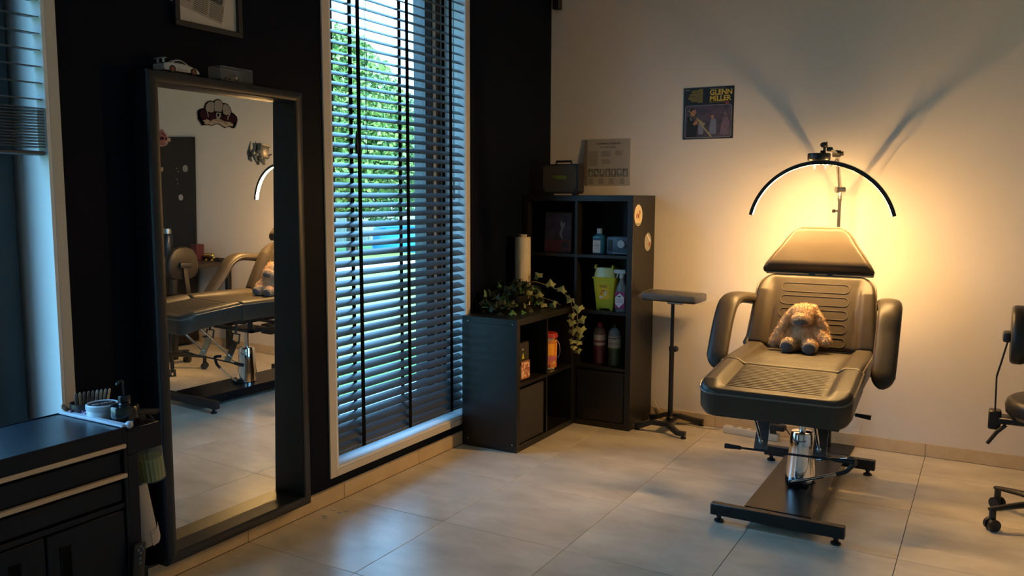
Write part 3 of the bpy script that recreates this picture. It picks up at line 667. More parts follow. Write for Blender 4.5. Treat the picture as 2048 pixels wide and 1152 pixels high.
def leaf_dir(p, tip, nrm, size, mm):
    o = bpy.data.objects.new('leaf', LM[mm]); COL.objects.link(o); o.parent = ivy; n_ = V(nrm).normalized(); t_ = V(tip); t_ = (t_-n_*t_.dot(n_)).normalized(); x_ = t_.cross(n_)
    m_ = Matrix((x_, t_, n_)).transposed().to_4x4(); m_.translation = V(p)-V((.20, -.80, .7702)); o.matrix_local = m_ @ Matrix.Diagonal((size, size, size, 1))
rnd = random.Random(21)
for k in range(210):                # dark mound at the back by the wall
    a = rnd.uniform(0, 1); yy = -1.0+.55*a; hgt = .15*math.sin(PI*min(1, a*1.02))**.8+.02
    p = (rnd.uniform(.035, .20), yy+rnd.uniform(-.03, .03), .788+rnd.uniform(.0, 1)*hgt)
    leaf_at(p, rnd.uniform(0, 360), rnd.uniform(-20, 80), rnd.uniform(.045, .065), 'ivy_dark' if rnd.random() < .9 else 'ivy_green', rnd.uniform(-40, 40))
for p, s_, mm in (((.26, -.98, .778), .055, 'ivy_green'), ((.20, -1.02, .776), .05, 'ivy_dark'), ((.29, -.90, .778), .05, 'ivy_green'), ((.30, -.82, .776), .045, 'ivy_dark'), ((.20, -.72, .79), .055, 'ivy_light'), ((.24, -.66, .80), .05, 'ivy_green'), ((.17, -.80, .80), .05, 'ivy_green')):
    leaf_at(p, rnd.uniform(-60, 60)+60, rnd.uniform(20, 55), s_, mm, rnd.uniform(-15, 15))
vine = [(.13, -.62, .92), (.19, -.58, .93), (.26, -.52, .90), (.33, -.48, .86), (.385, -.455, .815), (.415, -.45, .76), (.425, -.455, .70), (.428, -.458, .62), (.425, -.46, .55), (.42, -.462, .50)]
obj('stem', B().tube(vine, [.003]*6+[.0026, .0022, .0018, .0012], 6), 'ivy_stem', ivy)
obj('stem', B().tube([(.12, -.66, .84), (.2, -.62, .85), (.28, -.56, .82), (.34, -.53, .79)], .002, 6), 'ivy_stem', ivy)
obj('stem', B().tube([(.385, -.47, .80), (.408, -.478, .74), (.412, -.49, .66), (.41, -.49, .60)], .0018, 6), 'ivy_stem', ivy)
for p, s_, yw, pt in (((.20, -.56, .955), .060, 10, 75), ((.165, -.60, .90), .055, -30, 60), ((.27, -.53, .905), .062, 60, 70), ((.33, -.50, .87), .060, 75, 60), ((.23, -.60, .84), .055, 20, 60), ((.30, -.56, .80), .055, 50, 50), ((.26, -.60, .80), .050, 80, 40), ((.17, -.62, .85), .05, 0, 55),
                     ((.375, -.46, .825), .060, 60, 65), ((.43, -.45, .775), .066, 75, 80), ((.40, -.49, .73), .052, 20, 110), ((.44, -.45, .70), .068, 65, 100), ((.40, -.485, .685), .056, 20, 120), ((.445, -.45, .64), .070, 60, 105), ((.41, -.50, .63), .056, 10, 110),
                     ((.44, -.46, .595), .048, 60, 100), ((.41, -.49, .565), .046, 0, 110), ((.436, -.455, .555), .046, 70, 100), ((.415, -.485, .525), .042, 20, 110), ((.43, -.462, .50), .046, 50, 120)):
    dn = -1 if p[2] < .83 else rnd.uniform(-.6, .8)
    leaf_dir(p, (rnd.uniform(-.8, .8), rnd.uniform(-.3, .3), dn), (.45+rnd.uniform(-.35, .35), -.85, .25+rnd.uniform(-.3, .3)), s_*1.22, 'ivy_light')

# ------------------------------------------------------------ things on the far wall
YF = YW-.0005
def wall_print(name, label, cat, x0, x1, z0, z1, th, m):
    t = thing(name, label, cat, ((x0+x1)/2, YF, z0)); obj('board', B().bb((x0, YF-th, z0), (x1, YF, z1), bev=.0006), m, t); return t, YF-th
def onw(t, nm, pts, x0, z0, y, m, k=1):           # flat print on the far wall, x right, z up
    return obj(nm, B().prism([(x0+px_, y-.0003*k, z0+pz) for px_, pz in pts], (0, .0003, 0)), m, t)
t, y = wall_print('record_sleeve', 'black record sleeve with yellow lettering and a trombone player on the cream wall', 'record sleeve', .923, 1.240, 1.822, 2.139, .004, 'cover_black')
x0, z0 = .923, 1.822
onw(t, 'picture_border', rrect(.295, .200, .016, 5, .1585, .108), x0, z0, y, 'cover_grey', 1)
onw(t, 'picture_area', rrect(.290, .195, .015, 5, .1585, .108), x0, z0, y, 'cover_scene', 2)
onw(t, 'band_figure', [(.165, .03), (.21, .028), (.212, .11), (.20, .125), (.175, .12)], x0, z0, y, 'cover_blue', 3)
onw(t, 'band_head', ell(.186, .135, .009, .012, 14), x0, z0, y, 'cover_skin', 4)
onw(t, 'band_figure', [(.235, .025), (.292, .022), (.295, .10), (.28, .135), (.25, .13)], x0, z0, y, 'cover_mauve', 3)
onw(t, 'band_head', ell(.266, .15, .010, .013, 14), x0, z0, y, 'cover_mauve', 4)
onw(t, 'band_figure', [(.10, .03), (.13, .03), (.135, .09), (.12, .11), (.098, .10)], x0, z0, y, 'cover_blue', 3)
onw(t, 'player_suit', [(.022, .014), (.088, .014), (.092, .06), (.098, .09), (.075, .098), (.055, .135), (.040, .15), (.026, .14)], x0, z0, y, 'cover_suit', 5)
onw(t, 'player_shirt', [(.038, .15), (.046, .138), (.058, .118), (.052, .114)], x0, z0, y, 'cover_grey', 6)
onw(t, 'player_head', [(.044, .150), (.042, .17), (.056, .187), (.076, .184), (.084, .17), (.080, .155), (.070, .143), (.056, .140)], x0, z0, y, 'cover_skin', 6)
onw(t, 'player_hair', [(.040, .150), (.038, .176), (.055, .192), (.078, .188), (.070, .182), (.055, .178), (.050, .16)], x0, z0, y, 'cover_hair', 7)
onw(t, 'player_hand', [(.062, .094), (.082, .118), (.094, .112), (.092, .092), (.075, .085)], x0, z0, y, 'cover_skin', 7)
onw(t, 'trombone', [(.072, .141), (.076, .145), (.180, .022), (.188, .014), (.178, .012), (.168, .022)], x0, z0, y, 'cover_brass', 8)
onw(t, 'trombone', [(.030, .178), (.034, .181), (.130, .098), (.142, .100), (.138, .082), (.126, .092)], x0, z0, y, 'cover_brass', 8)
for tx, dz in (('GLENN', .268), ('MILLER', .231)):
    obj('lettering', place(text_bm(tx, .0445, .96, 'LEFT', bold=.0012), (x0+.166, y-.0012, z0+dz), (1,0,0), (0,0,1)), 'cover_yellow', t)
obj('lettering', place(text_bm('AND HIS ORCHESTRA', .011, .9, 'LEFT'), (x0+.164, y-.001, z0+.220), (1,0,0), (0,0,1)), 'cover_olive', t)
obj('lettering', place(text_bm('The Original Recordings of', .009, 1, 'LEFT'), (x0+.166, y-.001, z0+.303), (1,0,0), (0,0,1)), 'cover_grey', t)
obj('lettering', place(text_bm('STEREO', .009, 1, 'LEFT'), (x0+.010, y-.001, z0+.300), (1,0,0), (0,0,1)), 'cover_grey', t)
onw(t, 'red_mark', ell(.276, .217, .013, .007, 14), x0, z0, y, 'cover_red', 3)
rnd = random.Random(2)
for k in range(12):
    zz = .303-k*.0072; ww = (.035, .07, .075, .075, .085, .085, .09, .095, .095, .08, .075, .035)[k]; xx = .122
    while ww > .01:
        w = min(ww, rnd.uniform(.010, .026)); onw(t, 'print_line', [(xx-w+.002, zz), (xx, zz), (xx, zz+.0048), (xx-w+.002, zz+.0048)], x0, z0, y, 'cover_olive', 2); xx -= w; ww -= w
# sleeve back in clear plastic
t, y = wall_print('record_sleeve', 'pale printed record sleeve back in a clear plastic cover beside the shelf', 'record sleeve', .262, .570, 1.535, 1.842, .003, 'paper_grey')
x0, z0 = .262, 1.535
obj('lettering', place(text_bm('CARAMERAS JAZZBAND', .0165, 1.0, bold=.0005), (x0+.150, y-.0006, z0+.272), (1,0,0), (0,0,1)), 'paper_text', t)
obj('lettering', place(text_bm('Dear Boy Classic', .0125, 1.25, bold=.0004), (x0+.150, y-.0006, z0+.250), (1,0,0), (0,0,1)), 'paper_text', t)
for cx0, cw, rows, zt in ((.010, .078, 26, .226), (.102, .078, 10, .226), (.102, .078, 8, .172), (.200, .06, 8, .226)):
    b = B()
    for k in range(rows): b.prism([(x0+cx0, y-.0003, z0+zt-k*.0038), (x0+cx0+cw*rnd.uniform(.8, 1), y-.0003, z0+zt-k*.0038), (x0+cx0+cw*.8, y-.0003, z0+zt-k*.0038+.0014), (x0+cx0, y-.0003, z0+zt-k*.0038+.0014)], (0, .0003, 0))
    obj('print_column', b, 'paper_text', t, kind='stuff')
for k in range(7):
    onw(t, 'small_photo', [(.008+k*.0415, .058), (.045+k*.0415, .058), (.045+k*.0415, .112), (.008+k*.0415, .112)], x0, z0, y, 'photo_strip', 1)
    onw(t, 'photo_figure', ell(.0265+k*.0415, .080+.006*(k % 3), .008, .017, 10), x0, z0, y, 'cover_grey', 2)
for k in range(4):
    b = B()
    for q_ in range(5): b.prism([(x0+.010+k*.075, y-.0003, z0+.045-q_*.008), (x0+.045+k*.075, y-.0003, z0+.045-q_*.008), (x0+.045+k*.075, y-.0003, z0+.048-q_*.008), (x0+.010+k*.075, y-.0003, z0+.048-q_*.008)], (0, .0003, 0))
    obj('print_column', b, 'paper_text', t, kind='stuff')
pb = B(); rings = []
for i in range(15):
    xx = x0-.012+.330*i/14; rr = []
    for j in range(15):
        zz = z0-.004+.318*j/14; e_ = min(i, 14-i, j, 14-j)
        dy = .002 if e_ == 0 else .006+.006*math.sin(i*1.1)*math.cos(j*.8)*min(1, e_/3)+(.010*max(0, (i-6)/8)*(1-abs(j-7)/7))
        rr.append((xx, y-dy, zz))
    rings.append(pb.ring(rr))
pb.skin(rings, cap=False, closed=False); obj('plastic_cover', pb, 'plastic_film', t, ang=80)
obj('side_fold', B().prism([(x0-.014, y-.012, z0), (x0-.022, y-.016, z0+.15), (x0-.012, y-.008, z0+.305), (x0-.002, y, z0+.305), (x0-.002, y, z0)], (0, .002, 0)), 'paper_text', t)

# ------------------------------------------------------------ treatment chair
CX = 1.905
CXB = CX; chair = thing('treatment_chair', 'black vinyl treatment chair with headrest, curved armrests and chrome hydraulic column', 'chair', (CX, -1.02, 0))
def cushion(name, org, bdir, L, wfun, hfun, th, re, m='vinyl_black', na=44, nb=90, seams=True, edge0=True, inset=0.0, norm_up=None):
    org = V(org); bd = V(bdir).normalized(); ad = V((1, 0, 0)); n = ad.cross(bd) if norm_up is None else V(norm_up)
    b = B(); rows = []; outl = []
    for j in range(nb+1):
        bb = L*j/nb
        if j < 8: bb = L/nb*8*(1-math.cos(PI/2*j/8))
        if nb-j < 8: bb = L-L/nb*8*(1-math.cos(PI/2*(nb-j)/8))
        w = wfun(bb); row = []
        for i in range(na+1):
            s_ = -math.cos(PI*i/na)*.35 + (2*i/na-1)*.65
            a = w*s_; d = min(w-abs(a), L-bb, bb if edge0 else 9)
            h = hfun(a, bb); re_ = re
            if d < re_: h -= re_*(1-math.sqrt(max(0, 1-(1-max(d, 0)/re_)**2)))
            row.append(b.bm.verts.new(org+ad*a+bd*bb+n*h))
        rows.append(row)
    for r0, r1 in zip(rows, rows[1:]):
        for i in range(na): b.bm.faces.new((r0[i], r0[i+1], r1[i+1], r1[i]))
    per = rows[0][:] + [r_[-1] for r_ in rows[1:]] + rows[-1][-2::-1] + [r_[0] for r_ in rows[-2:0:-1]]
    cc = org+bd*L/2; lows = []
    low1 = [b.bm.verts.new(v.co-n*(th*.12)-(cc-v.co).normalized()*(-.000)) for v in per]
    low2 = [b.bm.verts.new(v.co-n*(th*.80)) for v in per]
    low3 = [b.bm.verts.new(v.co-n*th+(cc-v.co).normalized()*.012) for v in per]
    N = len(per)
    for A_, B_ in ((per, low1), (low1, low2), (low2, low3)):
        for i in range(N): b.bm.faces.new((A_[i], B_[i], B_[(i+1) % N], A_[(i+1) % N]))
    b.bm.faces.new(low3)
    pth = [v.co.copy() for v in per]
    o = obj(name, b, m, chair, ang=50); UP.append(o)
    return o, pth, n
def piping(parent, pth, n, r_=.0042, lift=.0015, cc=None):
    c0 = sum(pth, V())/len(pth); pts = pth[::2]
    pts = [p+n*lift+(p-c0).normalized()*.002 for p in pts]
    return obj('piping', B().tube(pts, r_, 6, closed=True), 'vinyl_piping', parent)
def bolster(a, a0=.205, h=.020):
    t_ = max(0, min(1, (abs(a)-a0)/.035)); return h*t_*t_*(3-2*t_) - .006*math.exp(-((abs(a)-a0+.004)/.005)**2)
def groove(bb, a, sp=.0235, half=.19, g=.0045):
    if abs(a) > half+.01: return 0
    q = (bb % sp)/sp; d = min(q, 1-q)*sp; fade = max(0, min(1, (half+.01-abs(a))/.02))
    return -g*math.exp(-(d/.0032)**2)*fade
def dome(a, bb, w, L, k): return k*(1-(a/w)**4)*(1-((bb-L/2)/(L/2))**4)
# foot section (cushions turned slightly on the column)
CX = 1.886; UP = []
def w_leg(bb):
    r_ = .085; L = .450
    return .305 if bb < L-r_ else .305-r_+math.sqrt(max(0, r_*r_-(bb-(L-r_))**2))
lr, pth, n = cushion('leg_rest', (CX+.006, -1.335, .700), (0, -.446, -.034), .450, w_leg, lambda a, bb: (bolster(a) if bb < .36 else bolster(a)*max(0, 1-(bb-.36)/.075))+(groove(bb, a) if .03 < bb < .385 else 0), .098, .022, nb=150, norm_up=V((0, -.076, .997)))
piping(lr, pth, n)
st, pth, n = cushion('seat', (CX, -.790, .688), (0, -1, .022), .543, lambda bb: .305, lambda a, bb: bolster(a, .20, .026)*(1-.3*bb/.54)+(groove(bb, a) if .03 < bb < .52 else 0), .105, .020, nb=170, norm_up=V((0, .022, 1)))
piping(st, pth, n)
def w_back(bb):
    r_ = .085; L = .402; w = .317-.033*bb/L
    return w if bb < L-r_ else w-r_+math.sqrt(max(0, r_*r_-(bb-(L-r_))**2))
bd_ = V((0, .167, .365)).normalized(); BO = V((CX, -.775, .694))
bk, pth, n = cushion('backrest', BO, bd_, .402, w_back, lambda a, bb: bolster(a, .205, .026)*(1 if bb < .30 else max(0, 1-(bb-.30)/.09))+.006*math.sin(bb*9), .075, .020, nb=70)
piping(bk, pth, n)
bn = V((1, 0, 0)).cross(bd_)
for q, cb in enumerate((.042, .113, .185, .257, .328)):
    pts = []
    for x, y in rrect(.335, .047, .0232, 7): pts.append(BO+V((1,0,0))*x+bd_*(cb+y)+bn*(.0014+.006*math.sin((cb+y)*9)))
    obj('seam', B().tube(pts, .0019, 5, closed=True), 'vinyl_piping', bk)
HW = [(0, .268), (.012, .273), (.05, .250), (.09, .224), (.145, .186), (.185, .163), (.210, .146), (.228, .120), (.235, .100)]
def w_head(bb):
    for (b0, w0), (b1, w1_) in zip(HW, HW[1:]):
        if bb <= b1: return w0+(w1_-w0)*(bb-b0)/(b1-b0)
    return HW[-1][1]
hd, pth, n = cushion('headrest', (CX-.002, -.610, 1.078), (0, .085, .225), .2405, w_head, lambda a, bb: .022-.034*max(0, 1-bb/.050)**2-.03*max(0, bb-.15), .058, .024, nb=50)
piping(hd, pth, n)
obj('headrest_bracket', B().bb((CX-.06, -.575, .99), (CX-.03, -.56, 1.16), bev=.002).bb((CX+.03, -.575, .99), (CX+.06, -.56, 1.16), bev=.002), 'black_metal', chair)
RT = Matrix.Translation((CX, -1.02, 0)) @ Matrix.Rotation(math.radians(1.8), 4, 'Z') @ Matrix.Translation((-CX, 1.02, 0)) 
Ml = FR[chair.name].inverted() @ RT @ FR[chair.name]
for o in UP:
    o.data.transform(Ml)
    for ch in [c_ for c_ in bpy.data.objects if c_.parent == o]: ch.data.transform(Ml)
def se(w, h, n=18, p=2.6):
    return [(w*math.copysign(abs(math.cos(t))**(2/p), math.cos(t)), h*math.copysign(abs(math.sin(t))**(2/p), math.sin(t))) for t in [2*PI*k/n for k in range(n)]]
def smooth_path(pts, k=6):
    out_ = []; P_ = [V(p) for p in pts]; P_ = [P_[0]*2-P_[1]]+P_+[P_[-1]*2-P_[-2]]
    for i in range(1, len(P_)-2):
        for s_ in range(k):
            t = s_/k; a, b_, c_, d = P_[i-1:i+3]
            out_.append(.5*((2*b_)+(c_-a)*t+(2*a-5*b_+4*c_-d)*t*t+(3*b_-a-3*c_+d)*t**3))
    out_.append(P_[-2]); return out_
def arm(pts):
    path = smooth_path(pts, 14)
    def prof(t):
        k = min(1, math.sqrt(max(0.02, t/.03))) if t < .03 else (max(.25, math.sqrt(max(0, 1-((t-.90)/.10)**2))) if t > .90 else 1)
        return se(.052*(.82+.18*min(1, t*4))*k, .030*k)
    b = B(); b.sweep(path, prof, (1, 0, 0)); o = obj('armrest', b, 'vinyl_black', chair, ang=60)
    pass
    for sg in (-1, 1):
        pr = []
        for i, p in enumerate(path[4:-6]): pr.append(p+V((sg*.0505*(.82+.18*min(1, (i+4)/len(path)*4)), 0, 0)))
        obj('piping', B().tube(pr, .003, 5), 'vinyl_piping', o)
    return o
arm([(1.580, -.62, .912), (1.548, -.68, .925), (1.505, -.78, .935), (1.487, -.86, .915), (1.482, -.93, .845), (1.486, -1.02, .73), (1.492, -1.10, .615)])
arm([(2.205, -.61, .922), (2.232, -.70, .938), (2.250, -.80, .940), (2.256, -.88, .900), (2.258, -.95, .81), (2.260, -1.04, .70), (2.260, -1.12, .60)])
CX = CXB
obj('armrest_bracket', B().tube([(1.61, -.67, .90), (1.56, -.69, .910)], .010, 8), 'black_plastic', chair)
obj('armrest_bracket', B().tube([(2.15, -.66, .90), (2.22, -.67, .915)], .010, 8), 'black_plastic', chair)
obj('hinge_cover', B().tube([(1.585, -.82, .665), (1.565, -.80, .705), (1.575, -.77, .735)], .016, 10), 'black_plastic', chair)
# frame under the cushions
fb = B()
for y in (-.60, -1.27): fb.bb((CX-.25, y-.015, .555), (CX+.25, y+.015, .590))
for x in (-.22, .22): fb.bb((CX+x-.015, -1.27, .555), (CX+x+.015, -.60, .590))
fb.bb((CX-.19, -1.16, .47), (CX+.19, -1.13, .49)).bb((CX-.19, -.78, .47), (CX+.19, -.75, .49)).bb((CX-.19, -1.16, .47), (CX-.165, -.75, .49)).bb((CX+.165, -1.16, .47), (CX+.19, -.75, .49)).bb((CX-.10, -1.10, .46), (CX+.10, -.92, .475))
for x in (-.165, .165):
    for y in (-1.145, -.765): fb.bb((CX+x-.012, y-.012, .485), (CX+x+.012, y+.012, .556))
obj('seat_frame', fb, 'black_metal', chair)
obj('adapter_block', B().bb((CX-.05, -.85, .40), (CX+.05, -.74, .47), bev=.004), 'black_plastic', chair)
for bx0, rx in ((1.747, 1.777), (2.007, 2.036)):
    p = [(bx0, -1.318, .292), (bx0+.060, -1.318, .292), (bx0+.056, -1.250, .415), (bx0, -1.250, .415)]
    obj('hinge_plate', B().prism(p, (0, .006, .003)), 'brushed_steel', chair)
    obj('hinge_loop', B().tube([(bx0-.005, -1.245, .41), (bx0-.005, -1.235, .47), (bx0+.065, -1.235, .47), (bx0+.065, -1.245, .41), (bx0-.005, -1.245, .41)], .006, 8).tube([(bx0+.03, -1.24, .47), (bx0+.03, -1.23, .56)], .008, 8).box((bx0+.075, -1.24, .415), (.05, .02, .014), bev=.003), 'black_metal', chair)
    obj('strut', B().cyl((rx-.002, -1.303, .335), (rx+.004, -1.545, .565), .0075, n=12).ball((rx-.002, -1.303, .333), (.011, .008, .011), sub=2), 'chrome', chair)
rod = B().cyl((1.66, -1.325, .290), (2.15, -1.335, .305), .0052, n=10); obj('release_bar', rod, 'black_metal', chair)
obj('grip', B().cyl((1.615, -1.325, .290), (1.690, -1.326, .291), .0125, .0095, 14), 'black_plastic', chair)
obj('grip', B().cyl((2.105, -1.334, .303), (2.195, -1.336, .307), .0085, .0125, 14), 'black_plastic', chair)
obj('lever_rod', B().cyl((2.06, -.95, .43), (2.15, -.95, .423), .005, n=10), 'chrome', chair)
obj('grip', B().cyl((2.135, -.95, .424), (2.205, -.95, .419), .0085, .0125, 14), 'black_plastic', chair)
# hydraulic column
cy = (1.909, -1.025, 0)
obj('hydraulic_column', B().lathe([(.070, .086), (.073, .090), (.066, .16), (.058, .25), (.0545, .318), (.050, .330), (.034, .334)], cy, 40), 'chrome', chair)
obj('piston', B().lathe([(.0165, .33), (.0165, .47)], cy, 24), 'chrome', chair)
obj('foot_pump', B().box((1.90, -1.115, .10), (.05, .05, .025), bev=.004).box((1.915, -1.11, .093), (.09, .03, .014), bev=.003), 'black_metal', chair)
obj('pump_arm', B().tube([(1.885, -1.14, .104), (1.95, -1.135, .125), (2.09, -1.115, .172)], .0065, 10).tube([(1.98, -1.03, .20), (2.12, -1.05, .235)], .0055, 10), 'chrome', chair)
obj('pump_pedal', B().tube(smooth_path([(2.085, -1.116, .170), (2.125, -1.108, .188), (2.15, -1.10, .215), (2.165, -1.09, .236), (2.135, -1.06, .240)], 4), .0105, 10), 'black_plastic', chair)
# base
for y in (-1.535, -.510):
    bar = obj('base_bar', B().bb((1.619, y-.020, .032), (2.190, y+.020, .084), bev=.003), 'black_metal', chair)
    for x in (1.655, 2.155):
        obj('levelling_foot', B().lathe([(.020, 0), (.022, .004), (.021, .009), (.010, .015), (.010, .024), (.014, .027), (.014, .034)], (x, y, 0), 20), 'black_plastic', bar)
pb = B(); yy0, yy1 = -1.512, -.532; xa, xb_ = CX-.143, CX+.143
pb.prism([(xa, yy0, .083), (xb_, yy0, .083), (xb_, yy0, .087), (xa, yy0, .087)], (0, yy1-yy0, 0)).bb((xa, yy0, .030), (xa+.004, yy1, .083)).bb((xb_-.004, yy0, .030), (xb_, yy1, .083))
obj('base_plate', pb, 'black_gloss', chair)

# ------------------------------------------------------------ plush toy
bear = thing('plush_toy', 'brown plush toy with drooping ears slumped on the treatment chair seat', 'plush toy', (1.885, -1.0, .71))
def remesh(b, vox, disp=.0, seed=0, smooth=2):
    me = bpy.data.meshes.new('r'); b.bm.to_mesh(me); b.bm.free(); o = bpy.data.objects.new('r', me); COL.objects.link(o)
    m_ = o.modifiers.new('r', 'REMESH'); m_.mode = 'VOXEL'; m_.voxel_size = vox
    s_ = o.modifiers.new('s', 'SMOOTH'); s_.iterations = smooth; s_.factor = .6
    bpy.context.view_layer.update()
    m2 = bpy.data.meshes.new_from_object(o.evaluated_get(bpy.context.evaluated_depsgraph_get()))
    bm = bmesh.new(); bm.from_mesh(m2); bpy.data.objects.remove(o); bpy.data.meshes.remove(me); bpy.data.meshes.remove(m2)
    from mathutils import noise
    if disp:
        bm.normal_update(); mv = []
        for v in bm.verts: mv.append(v.normal*(noise.noise(v.co*85+V((seed, 0, 0)))*disp+noise.noise(v.co*200)*disp*.5))
        for v, d in zip(bm.verts, mv): v.co += d
    return bm
def limb(b, pts, rr):
    P_ = smooth_path(pts, 5)
    for i, p in enumerate(P_):
        t = i/(len(P_)-1)*(len(rr)-1); k = min(int(t), len(rr)-2); r_ = rr[k]+(rr[k+1]-rr[k])*(t-k); b.ball(p, (r_, r_*.85, r_), sub=2)
b = B()
b.ball((1.885, -.985, .775), (.072, .062, .072)).ball((1.885, -.975, .815), (.060, .050, .055))
b.ball((1.888, -.995, .882), (.058, .055, .054)).ball((1.885, -1.035, .865), (.047, .040, .036))
limb(b, [(1.845, -.985, .825), (1.815, -1.01, .785), (1.80, -1.035, .75)], [.028, .027, .026])
limb(b, [(1.925, -.985, .83), (1.965, -1.01, .795), (1.998, -1.03, .765)], [.028, .028, .026])
limb(b, [(1.865, -1.01, .745), (1.845, -1.06, .742), (1.838, -1.085, .745)], [.034, .031, .036])
limb(b, [(1.910, -1.01, .745), (1.930, -1.06, .742), (1.935, -1.085, .745)], [.034, .031, .036])
bm = remesh(b, .0045, .004, 3)
fur_src = [(v.co.copy(), v.normal.copy()) for v in bm.verts]
body = obj('body', bm, 'plush', bear, ang=180)
ear_src = []
for sgn, pts, rr in ((-1, [(1.850, -.995, .910), (1.815, -1.010, .865), (1.785, -1.030, .800), (1.762, -1.045, .748)], [.020, .022, .024, .026]),
                     (1, [(1.925, -.990, .912), (1.953, -.995, .865), (1.975, -.99, .815), (1.985, -.99, .785)], [.022, .024, .026, .024])):
    b = B(); limb(b, pts, rr); bm = remesh(b, .0045, .004, 9); ear_src += [(v.co.copy(), v.normal.copy()) for v in bm.verts]
    obj('ear', bm, 'plush', bear, ang=180)
def fur(src, n, m_, ln, seed):
    rnd = random.Random(seed); vs_, fs = [], []; Mi = FR[bear.name].inverted()
    for k in range(n):
        p, nn = rnd.choice(src); nn = V(nn)
        if p.y > -.945 or p.z < .718: continue
        d = (nn+V((rnd.gauss(0,.5), rnd.gauss(0,.5), rnd.gauss(0,.5)-.45))).normalized(); s_ = nn.cross(V((rnd.random(), rnd.random(), rnd.random()))).normalized()*.0011
        q = p+V((rnd.uniform(-.002,.002), rnd.uniform(-.002,.002), rnd.uniform(-.002,.002))); l_ = ln*rnd.uniform(.6, 1.3); i = len(vs_)
        vs_ += [Mi@(q-s_-nn*.001), Mi@(q+s_-nn*.001), Mi@(q+d*l_)]; fs.append((i, i+1, i+2))
    me = bpy.data.meshes.new('fur'); me.from_pydata(vs_, [], fs); me.materials.append(M[m_]); o = bpy.data.objects.new('fur', me); COL.objects.link(o); o.parent = bear; o['kind'] = 'stuff'
fur(fur_src+ear_src, 26000, 'plush', .0085, 5)
for x in (1.836, 1.938):
    b = B(); b.ball((x, -1.113, .740), (.030, .014, .029), rot=(.1, 0, 0)); obj('foot_sole', b, 'plush_sole', bear, label='smooth grey foot sole')
b = B(); b.ball((1.886, -1.060, .852), (.036, .018, .021), rot=(.7, 0, 0)); obj('muzzle', b, 'plush_muzzle', bear)
b = B(); b.ball((1.886, -1.076, .846), (.010, .006, .006)); obj('nose', b, 'plush_sole', bear)

bear.location = (1.853, -.818, .692); bear.scale = (1.05, 1.05, 1.05)

# ------------------------------------------------------------ half-moon lamp
lamp = thing('floor_lamp', 'half-moon floor lamp glowing above the treatment chair, on a chrome pole', 'lamp', (1.893, -.11, 0))
obj('base_plate', B().bb((1.80, -.225, 0), (2.025, -.012, .009), bev=.002), 'black_metal', lamp)
obj('pole', B().lathe([(.0125, .009), (.0125, .85)], (1.893, -.11, 0), 18), 'black_metal', lamp)
obj('pole', B().lathe([(.0095, .85), (.0095, 1.44), (.012, 1.445), (.012, 1.475)], (1.893, -.11, 0), 18), 'brushed_steel', lamp)
obj('height_knob', B().cyl((1.893, -.11, 1.385), (1.868, -.13, 1.385), .004, n=8).cyl((1.872, -.127, 1.385), (1.862, -.134, 1.385), .010, n=14), 'black_plastic', lamp)
obj('knuckle', B().cyl((1.872, -.13, 1.505), (1.914, -.10, 1.505), .017, n=18).box((1.893, -.115, 1.49), (.018, .018, .05), bev=.004), 'brushed_steel', lamp)
J1, J2, J3 = V((1.893, -.12, 1.51)), V((1.906, -.37, 1.695)), V((1.896, -.66, 1.722))
a1 = B()
for dx in (-.006, .006): a1.cyl(J1+V((dx, 0, .006)), J2+V((dx, 0, .006)), .0045, n=8)
a1.cyl(J1+V((0, 0, .02)), J2+V((0, 0, .02)), .0035, n=8)
obj('lower_arm', a1, 'brushed_steel', lamp)
a1 = B()
for dx in (-.007, .007): a1.cyl(J2+V((dx, 0, 0)), J3+V((dx, 0, 0)), .0045, n=8)
obj('upper_arm', a1, 'brushed_steel', lamp)
obj('joint', B().cyl(J2+V((-.02, 0, 0)), J2+V((.02, 0, 0)), .018, n=18).cyl(J2+V((.02, 0, 0)), J2+V((.034, 0, 0)), .012, n=12), 'black_plastic', lamp)
obj('head_joint', B().ball(J3+V((-.008, 0, .004)), (.018, .015, .014)).cyl(J3+V((-.004, 0, -.065)), J3+V((-.004, 0, 0)), .007, n=12).cyl(J3+V((.006, -.004, .02)), J3+V((.006, .0, -.01)), .004, n=8).box(J3+V((.02, .01, -.018)), (.03, .02, .022), bev=.005).cyl(J3+V((-.02, -.01, -.03)), J3+V((.0, 0, -.03)), .007, n=10), 'black_plastic', lamp)
AC = V((1.886, -.652, 1.285)); U1 = V((1, .10, 0)).normalized(); W1_ = V((0, -.13, 1)).normalized(); NN = U1.cross(W1_)
TA = math.radians(14)
def arcpt(t, rr): return AC+U1*math.cos(t)*(.3506+rr)+W1_*math.sin(t)*(.3506+rr)
def arc_sweep(t0, t1, r0, r1, hw_, n=64, k0=0):
    b = B(); rings = []
    for i in range(n+1):
        t = t0+(t1-t0)*i/n; a, c_ = arcpt(t, r0), arcpt(t, r1); rings.append(b.ring([a-NN*hw_, c_-NN*hw_, c_+NN*hw_, a+NN*hw_]))
    b.skin(rings); return b
arc_o = obj('light_arc', arc_sweep(TA, PI-TA, .0, .0145, .0145), 'lamp_body', lamp)
for sg in (-1, 1):
    ls = arc_sweep(TA, PI-TA, -.0045, .0, .0014); ls._xf(ls.bm.verts[:], Matrix.Translation(NN*sg*.0131)); obj('arc_lip', ls, 'lamp_body', arc_o)
obj('led_strip', arc_sweep(TA+.012, PI/2-.012, -.0049, -.0002, .0112), 'led_strip', arc_o)
obj('led_strip', arc_sweep(PI/2+.012, PI-TA-.012, -.0049, -.0002, .0112), 'led_strip', arc_o)
top = arcpt(PI/2, .02)
hb = B(); hb.lathe([(.052, -.018), (.055, -.014), (.055, .014), (.052, .018)], (0, 0, 0), 32)
